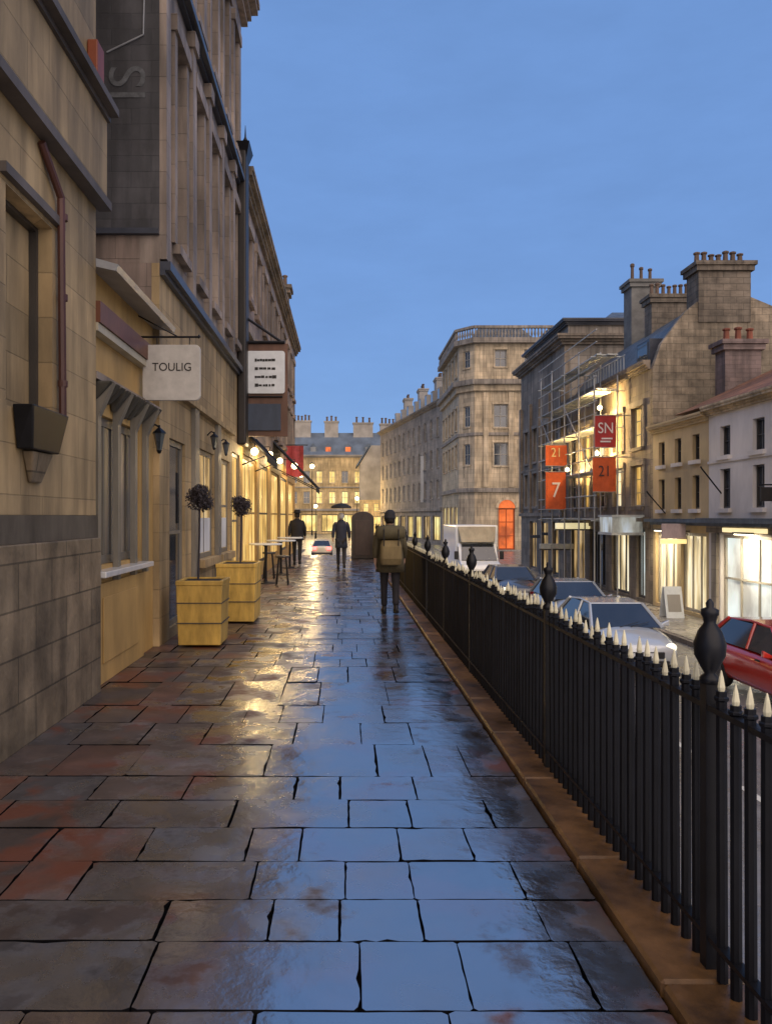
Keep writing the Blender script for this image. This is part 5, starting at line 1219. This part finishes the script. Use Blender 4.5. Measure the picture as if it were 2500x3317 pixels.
def person(loc, label, H=1.75, stride=.28, coat=None, coat_len=.75, bulk=1.0, hat='beanie', trous=None, rz=0.0, narrow=1.0, armbend=.0, haircol=None):
    """built facing +y (walking away), feet on z = 0, for H = 1.75; scaled"""
    t = thing('person', (0, 0, 0), label, 'person', 'people walking on the wet pavement')
    s2 = stride
    B = {}
    V_ = []; E_ = []; R_ = []
    def add(k, p, r, par=None):
        B[k] = len(V_); V_.append(p); R_.append(r)
        if par is not None: E_.append((B[par], B[k]))
    add('pelvis', (0, 0, .95), (.15, .11)); add('waist', (0, .0, 1.1), (.135, .10), 'pelvis'); add('chest', (0, .015, 1.32), (.165, .115), 'waist')
    add('neck', (0, .03, 1.49), .058, 'chest'); add('neck2', (0, .045, 1.54), .055, 'neck'); add('head', (0, .06, 1.62), (.078, .095), 'neck2'); add('crown', (0, .055, 1.69), (.07, .085), 'head')
    for s, k, fy in ((-1, 'L', s2), (1, 'R', -s2)):
        add('hip' + k, (s * .09, 0, .90), .095, 'pelvis')
        knee = (s * .095, fy * .45 + .05, .50); ank = (s * .09, fy, .09 + (.05 if fy < 0 else 0)); toe = (s * .10, fy + .17, .035)
        add('th' + k, (s * .095, fy * .25 + .03, .7), .078, 'hip' + k); add('kn' + k, knee, .056, 'th' + k); add('ca' + k, (s * .095, (knee[1] + ank[1]) / 2 - .01, .30), .052, 'kn' + k); add('an' + k, ank, .036, 'ca' + k); add('to' + k, toe, (.04, .028), 'an' + k)
        fa = -fy * .8
        add('sh' + k, (s * .19, .01, 1.42), .062, 'chest'); el = (s * .25, fa * .35 - .03, 1.13); wr = (s * .255, fa + .06, .91 + abs(fa) * .15)
        add('el' + k, el, .043, 'sh' + k); add('wr' + k, wr, .028, 'el' + k)
        pal = (wr[0], wr[1] + .01, wr[2] - .055); add('pa' + k, pal, (.020, .034), 'wr' + k)
        for f, (dy, ln) in enumerate(((-.028, .065), (-.010, .078), (.010, .073), (.027, .058))):
            add('f%d' % f + k, (pal[0], pal[1] + dy, pal[2] - .03), .009, 'pa' + k)
            add('g%d' % f + k, (pal[0] - s * .008, pal[1] + dy + .004, pal[2] - .03 - ln * .55), .008, 'f%d' % f + k)
            add('h%d' % f + k, (pal[0] - s * .022, pal[1] + dy + .006, pal[2] - .03 - ln), .007, 'g%d' % f + k)
        add('tb' + k, (pal[0] - s * .012, pal[1] + .035, pal[2] + .01), .010, 'pa' + k); add('tc' + k, (pal[0] - s * .02, pal[1] + .05, pal[2] - .03), .008, 'tb' + k)
    body = skinmesh('body', V_, E_, R_, M['skin'], t)
    # face
    mb = MB(); hy = .06 + .095
    mb.loft([[(-.008, hy - .005, 1.63), (.008, hy - .005, 1.63), (.01, hy + .006, 1.605), (-.01, hy + .006, 1.605)], [(-.014, hy, 1.60), (.014, hy, 1.60), (.012, hy + .026, 1.592), (-.012, hy + .026, 1.592)]])
    for s in (-1, 1): mb.lathe([(.001, -.02), (.016, -.012), (.02, .005), (.012, .022), (.001, .026)], (s * .082, .055, 1.615), 8, .5, 1)
    mb.build('nose_and_ears', M['skin'], body)
    mb = MB()
    for s in (-1, 1): mb.lathe([(.001, -.009), (.011, 0), (.001, .009)], (s * .031, hy - .012, 1.635), 8)
    mb.box(-.024, .024, hy - .01, hy + .001, 1.562, 1.569); mb.build('eyes_and_mouth', M['ink'], body)
    # hair at the nape and sides
    mb = MB(); mb.loft([ell(0, .035, 1.555, .066, .072), ell(0, .04, 1.60, .088, .10), ell(0, .042, 1.66, .092, .105), ell(0, .045, 1.715, .08, .09), ell(0, .05, 1.742, .04, .045)])
    mb.v = [(x, min(y, .105), z) for x, y, z in mb.v]; mb.build('hair', haircol or M['hair'], t, smooth=True)
    # trousers
    mb = trous or M['trousers']; tv = []; te = []; tr = []
    tv.append((0, 0, .93)); tr.append((.15, .115))
    for s, fy in ((-1, s2), (1, -s2)):
        i = len(tv); tv += [(s * .09, 0, .88), (s * .095, fy * .25 + .03, .7), (s * .095, fy * .45 + .05, .50), (s * .095, (fy * 1.45 + .05) / 2 - .01, .30), (s * .09, fy, .09 + (.05 if fy < 0 else 0))]
        tr += [.105, .088, .068, .062, .06]; te += [(0, i), (i, i+1), (i+1, i+2), (i+2, i+3), (i+3, i+4)]
    skinmesh('trousers', tv, te, tr, mb, t)
    for s, fy in ((-1, s2), (1, -s2)):
        m_ = MB(); z = .05 if fy < 0 else 0
        m_.loft([ell(s * .092, fy + .0, .005 + z, .04, .06, 12), ell(s * .095, fy + .05, .004 + z * .5, .048, .14, 12), ell(s * .095, fy + .04, .05 + z * .7, .045, .13, 12), ell(s * .092, fy - .01, .12 + z, .04, .06, 12)]); m_.build('shoe', M['shoe'], t, smooth=True)
    # coat: lofted torso, skirt and sleeves
    bk = bulk; hem = 1.5 - coat_len
    m_ = MB()
    rg_ = [ell(0, .0, hem, .215 * bk, .16 * bk), ell(0, 0, hem + .12, .205 * bk, .155 * bk), ell(0, 0, 1.0, .195 * bk, .15 * bk), ell(0, .0, 1.12, .185 * bk, .145 * bk), ell(0, .01, 1.3, .215 * bk, .155 * bk), ell(0, .01, 1.41, .215 * bk, .14 * bk), ell(0, .02, 1.465, .15 * bk, .10 * bk), ell(0, .03, 1.50, .085, .08), ell(0, .035, 1.535, .078, .08)]
    for i, r in enumerate(rg_): rg_[i] = [(x * (1 + .02 * math.sin(k * 2.1 + i)), y * (1 + .04 * math.cos(k * 1.7 + i)), z) for k, (x, y, z) in enumerate(r)]
    m_.loft(rg_); m_.build('coat', coat or M['coatblack'], t, smooth=True)
    for s, k in ((-1, 'L'), (1, 'R')):
        p = [V_[B['sh' + k]], V_[B['el' + k]], V_[B['wr' + k]]]
        skinmesh('sleeve', [(s * .15 * bk, .01, 1.40), p[0], p[1], (p[2][0], p[2][1], p[2][2] + .015)], [(0, 1), (1, 2), (2, 3)], [.075 * bk, .078 * bk, .06, .046], coat or M['coatblack'], t)
    if hat == 'beanie':
        m_ = MB(); m_.loft([ell(0, .052, 1.625, .100, .115), ell(0, .052, 1.665, .104, .12), ell(0, .05, 1.668, .095, .11), ell(0, .05, 1.72, .095, .107), ell(.005, .05, 1.765, .07, .08), ell(.01, .05, 1.79, .03, .035)]); m_.build('hat', M['coatblack'], t, smooth=True)
    elif hat == 'brim':
        m_ = MB(); m_.loft([ell(0, .05, 1.705, .20, .20), ell(0, .05, 1.715, .205, .205), ell(0, .05, 1.725, .11, .12), ell(0, .05, 1.79, .10, .11), ell(0, .05, 1.82, .085, .095)]); m_.build('hat', M['coatblack'], t, smooth=True)
    t.location = loc; t.rotation_euler = (0, 0, rz); k = H / 1.75; t.scale = (k * narrow, k, k)
    return t
P1 = (.76, 13.0, 0)
person(P1, 'person in a dark knitted hat and olive jacket walking away with a tan rucksack', 1.72, .16, M['coatolive'], .78, 1.18, 'beanie')
bp_ = thing('rucksack', (P1[0], P1[1] - .28, .95), 'tan canvas rucksack with an olive bedroll strapped on top, on the walker\'s back', 'rucksack')
x, y = P1[0], P1[1]
mb = MB(); mb.loft([[(px, py, .84) for px, py in rrect(x - .16, x + .16, y - .36, y - .15, .05)], [(px, py, .95) for px, py in rrect(x - .18, x + .18, y - .40, y - .14, .06)],
                    [(px, py, 1.15) for px, py in rrect(x - .175, x + .175, y - .38, y - .14, .06)], [(px, py, 1.25) for px, py in rrect(x - .15, x + .15, y - .33, y - .14, .05)]])
mb.build('sack', M['bag'], bp_, smooth=False, bevel=.02)
mb = MB(); mb.lathe([(.06, -.24), (.105, -.215), (.12, -.1), (.12, .1), (.105, .215), (.06, .24)], (0, 0, 0), 14); mb.v = [(x + v[2], y - .26 + v[0], 1.38 + v[1]) for v in mb.v]; mb.build('bedroll', M['bagdark'], bp_, smooth=True)
mb = MB()
for s in (-1, 1): mb.path([(x + s * .13, y - .15, 1.2), (x + s * .14, y - .08, 1.46), (x + s * .14, y + .1, 1.46), (x + s * .13, y + .19, 1.28), (x + s * .16, y + .05, 1.0), (x + s * .13, y - .16, .93)], .018, 6)
for s in (-.12, .12): mb.path([(x + s, y - .37, 1.15), (x + s, y - .385, 1.42), (x + s, y - .25, 1.505), (x + s, y - .15, 1.42)], .009, 5)
mb.build('strap', M['trim'], bp_)
person((-1.62, 26.0, 0), 'person in black under a broad-brimmed hat walking beside the lit shops', 1.80, .13, M['coatblack'], .68, 1.08, 'brim')
person((-.12, 24.2, 0), 'person in a navy coat under a small dark umbrella in the middle of the pavement', 1.76, .2, M['coatnavy'], .85, .92, 'none', haircol=mat('white_hair', (.45, .45, .45), .7, .2, 9))
um = thing('umbrella', (-.1, 24.2, 1.2), 'small dark umbrella held over the person in the navy coat', 'umbrella')
mb = MB(); pr = []
n = 8
rings = []
for rr_, zz_ in ((.34, 1.90), (.30, 1.965), (.2, 2.02), (.09, 2.05), (.01, 2.06)):
    rings.append([(-.12 + rr_ * (1 - .06 * (k % 2)) * math.cos(2*math.pi*k/16), 24.25 + rr_ * (1 - .06 * (k % 2)) * math.sin(2*math.pi*k/16), zz_ - .0 + .012 * (k % 2) * (rr_ > .3)) for k in range(16)])
mb.loft(rings); mb.build('canopy', M['awning'], um)
mb = MB(); mb.tube((.13, 24.28, .98), (-.12, 24.25, 2.1), .009); mb.build('shaft', M['iron'], um)

# round-topped dark kiosk
kx, ky = .68, 29.4
kk = thing('kiosk', (kx, ky, 0), 'dark brown round-topped kiosk standing at the far end of the pavement', 'kiosk')
hw_ = .43; ht = 1.55
pf = [(kx - hw_, .02), (kx + hw_, .02), (kx + hw_, ht)] + [(kx + hw_ * math.cos(R(a)), ht + .28 * math.sin(R(a))) for a in range(15, 180, 15)] + [(kx - hw_, ht)]
mb = MB(); mb.prism_y(pf, ky, ky + .8); kb = mb.build('body', mat('dark_brown_paint', (.035, .027, .022), .5, .35, 4), kk, bevel=.02)
mb = MB(); mb.box(kx - .3, kx + .3, ky - .025, ky - .002, .15, 1.5); mb.build('door', mat('dark_brown_panel', (.045, .03, .024), .5, .35, 4), kk, bevel=.01)
mb = MB(); mb.box(kx - .45, kx + .45, ky - .02, ky + .82, .0, .019); mb.build('base', M['iron'], kk)
print('objects', len(bpy.data.objects))
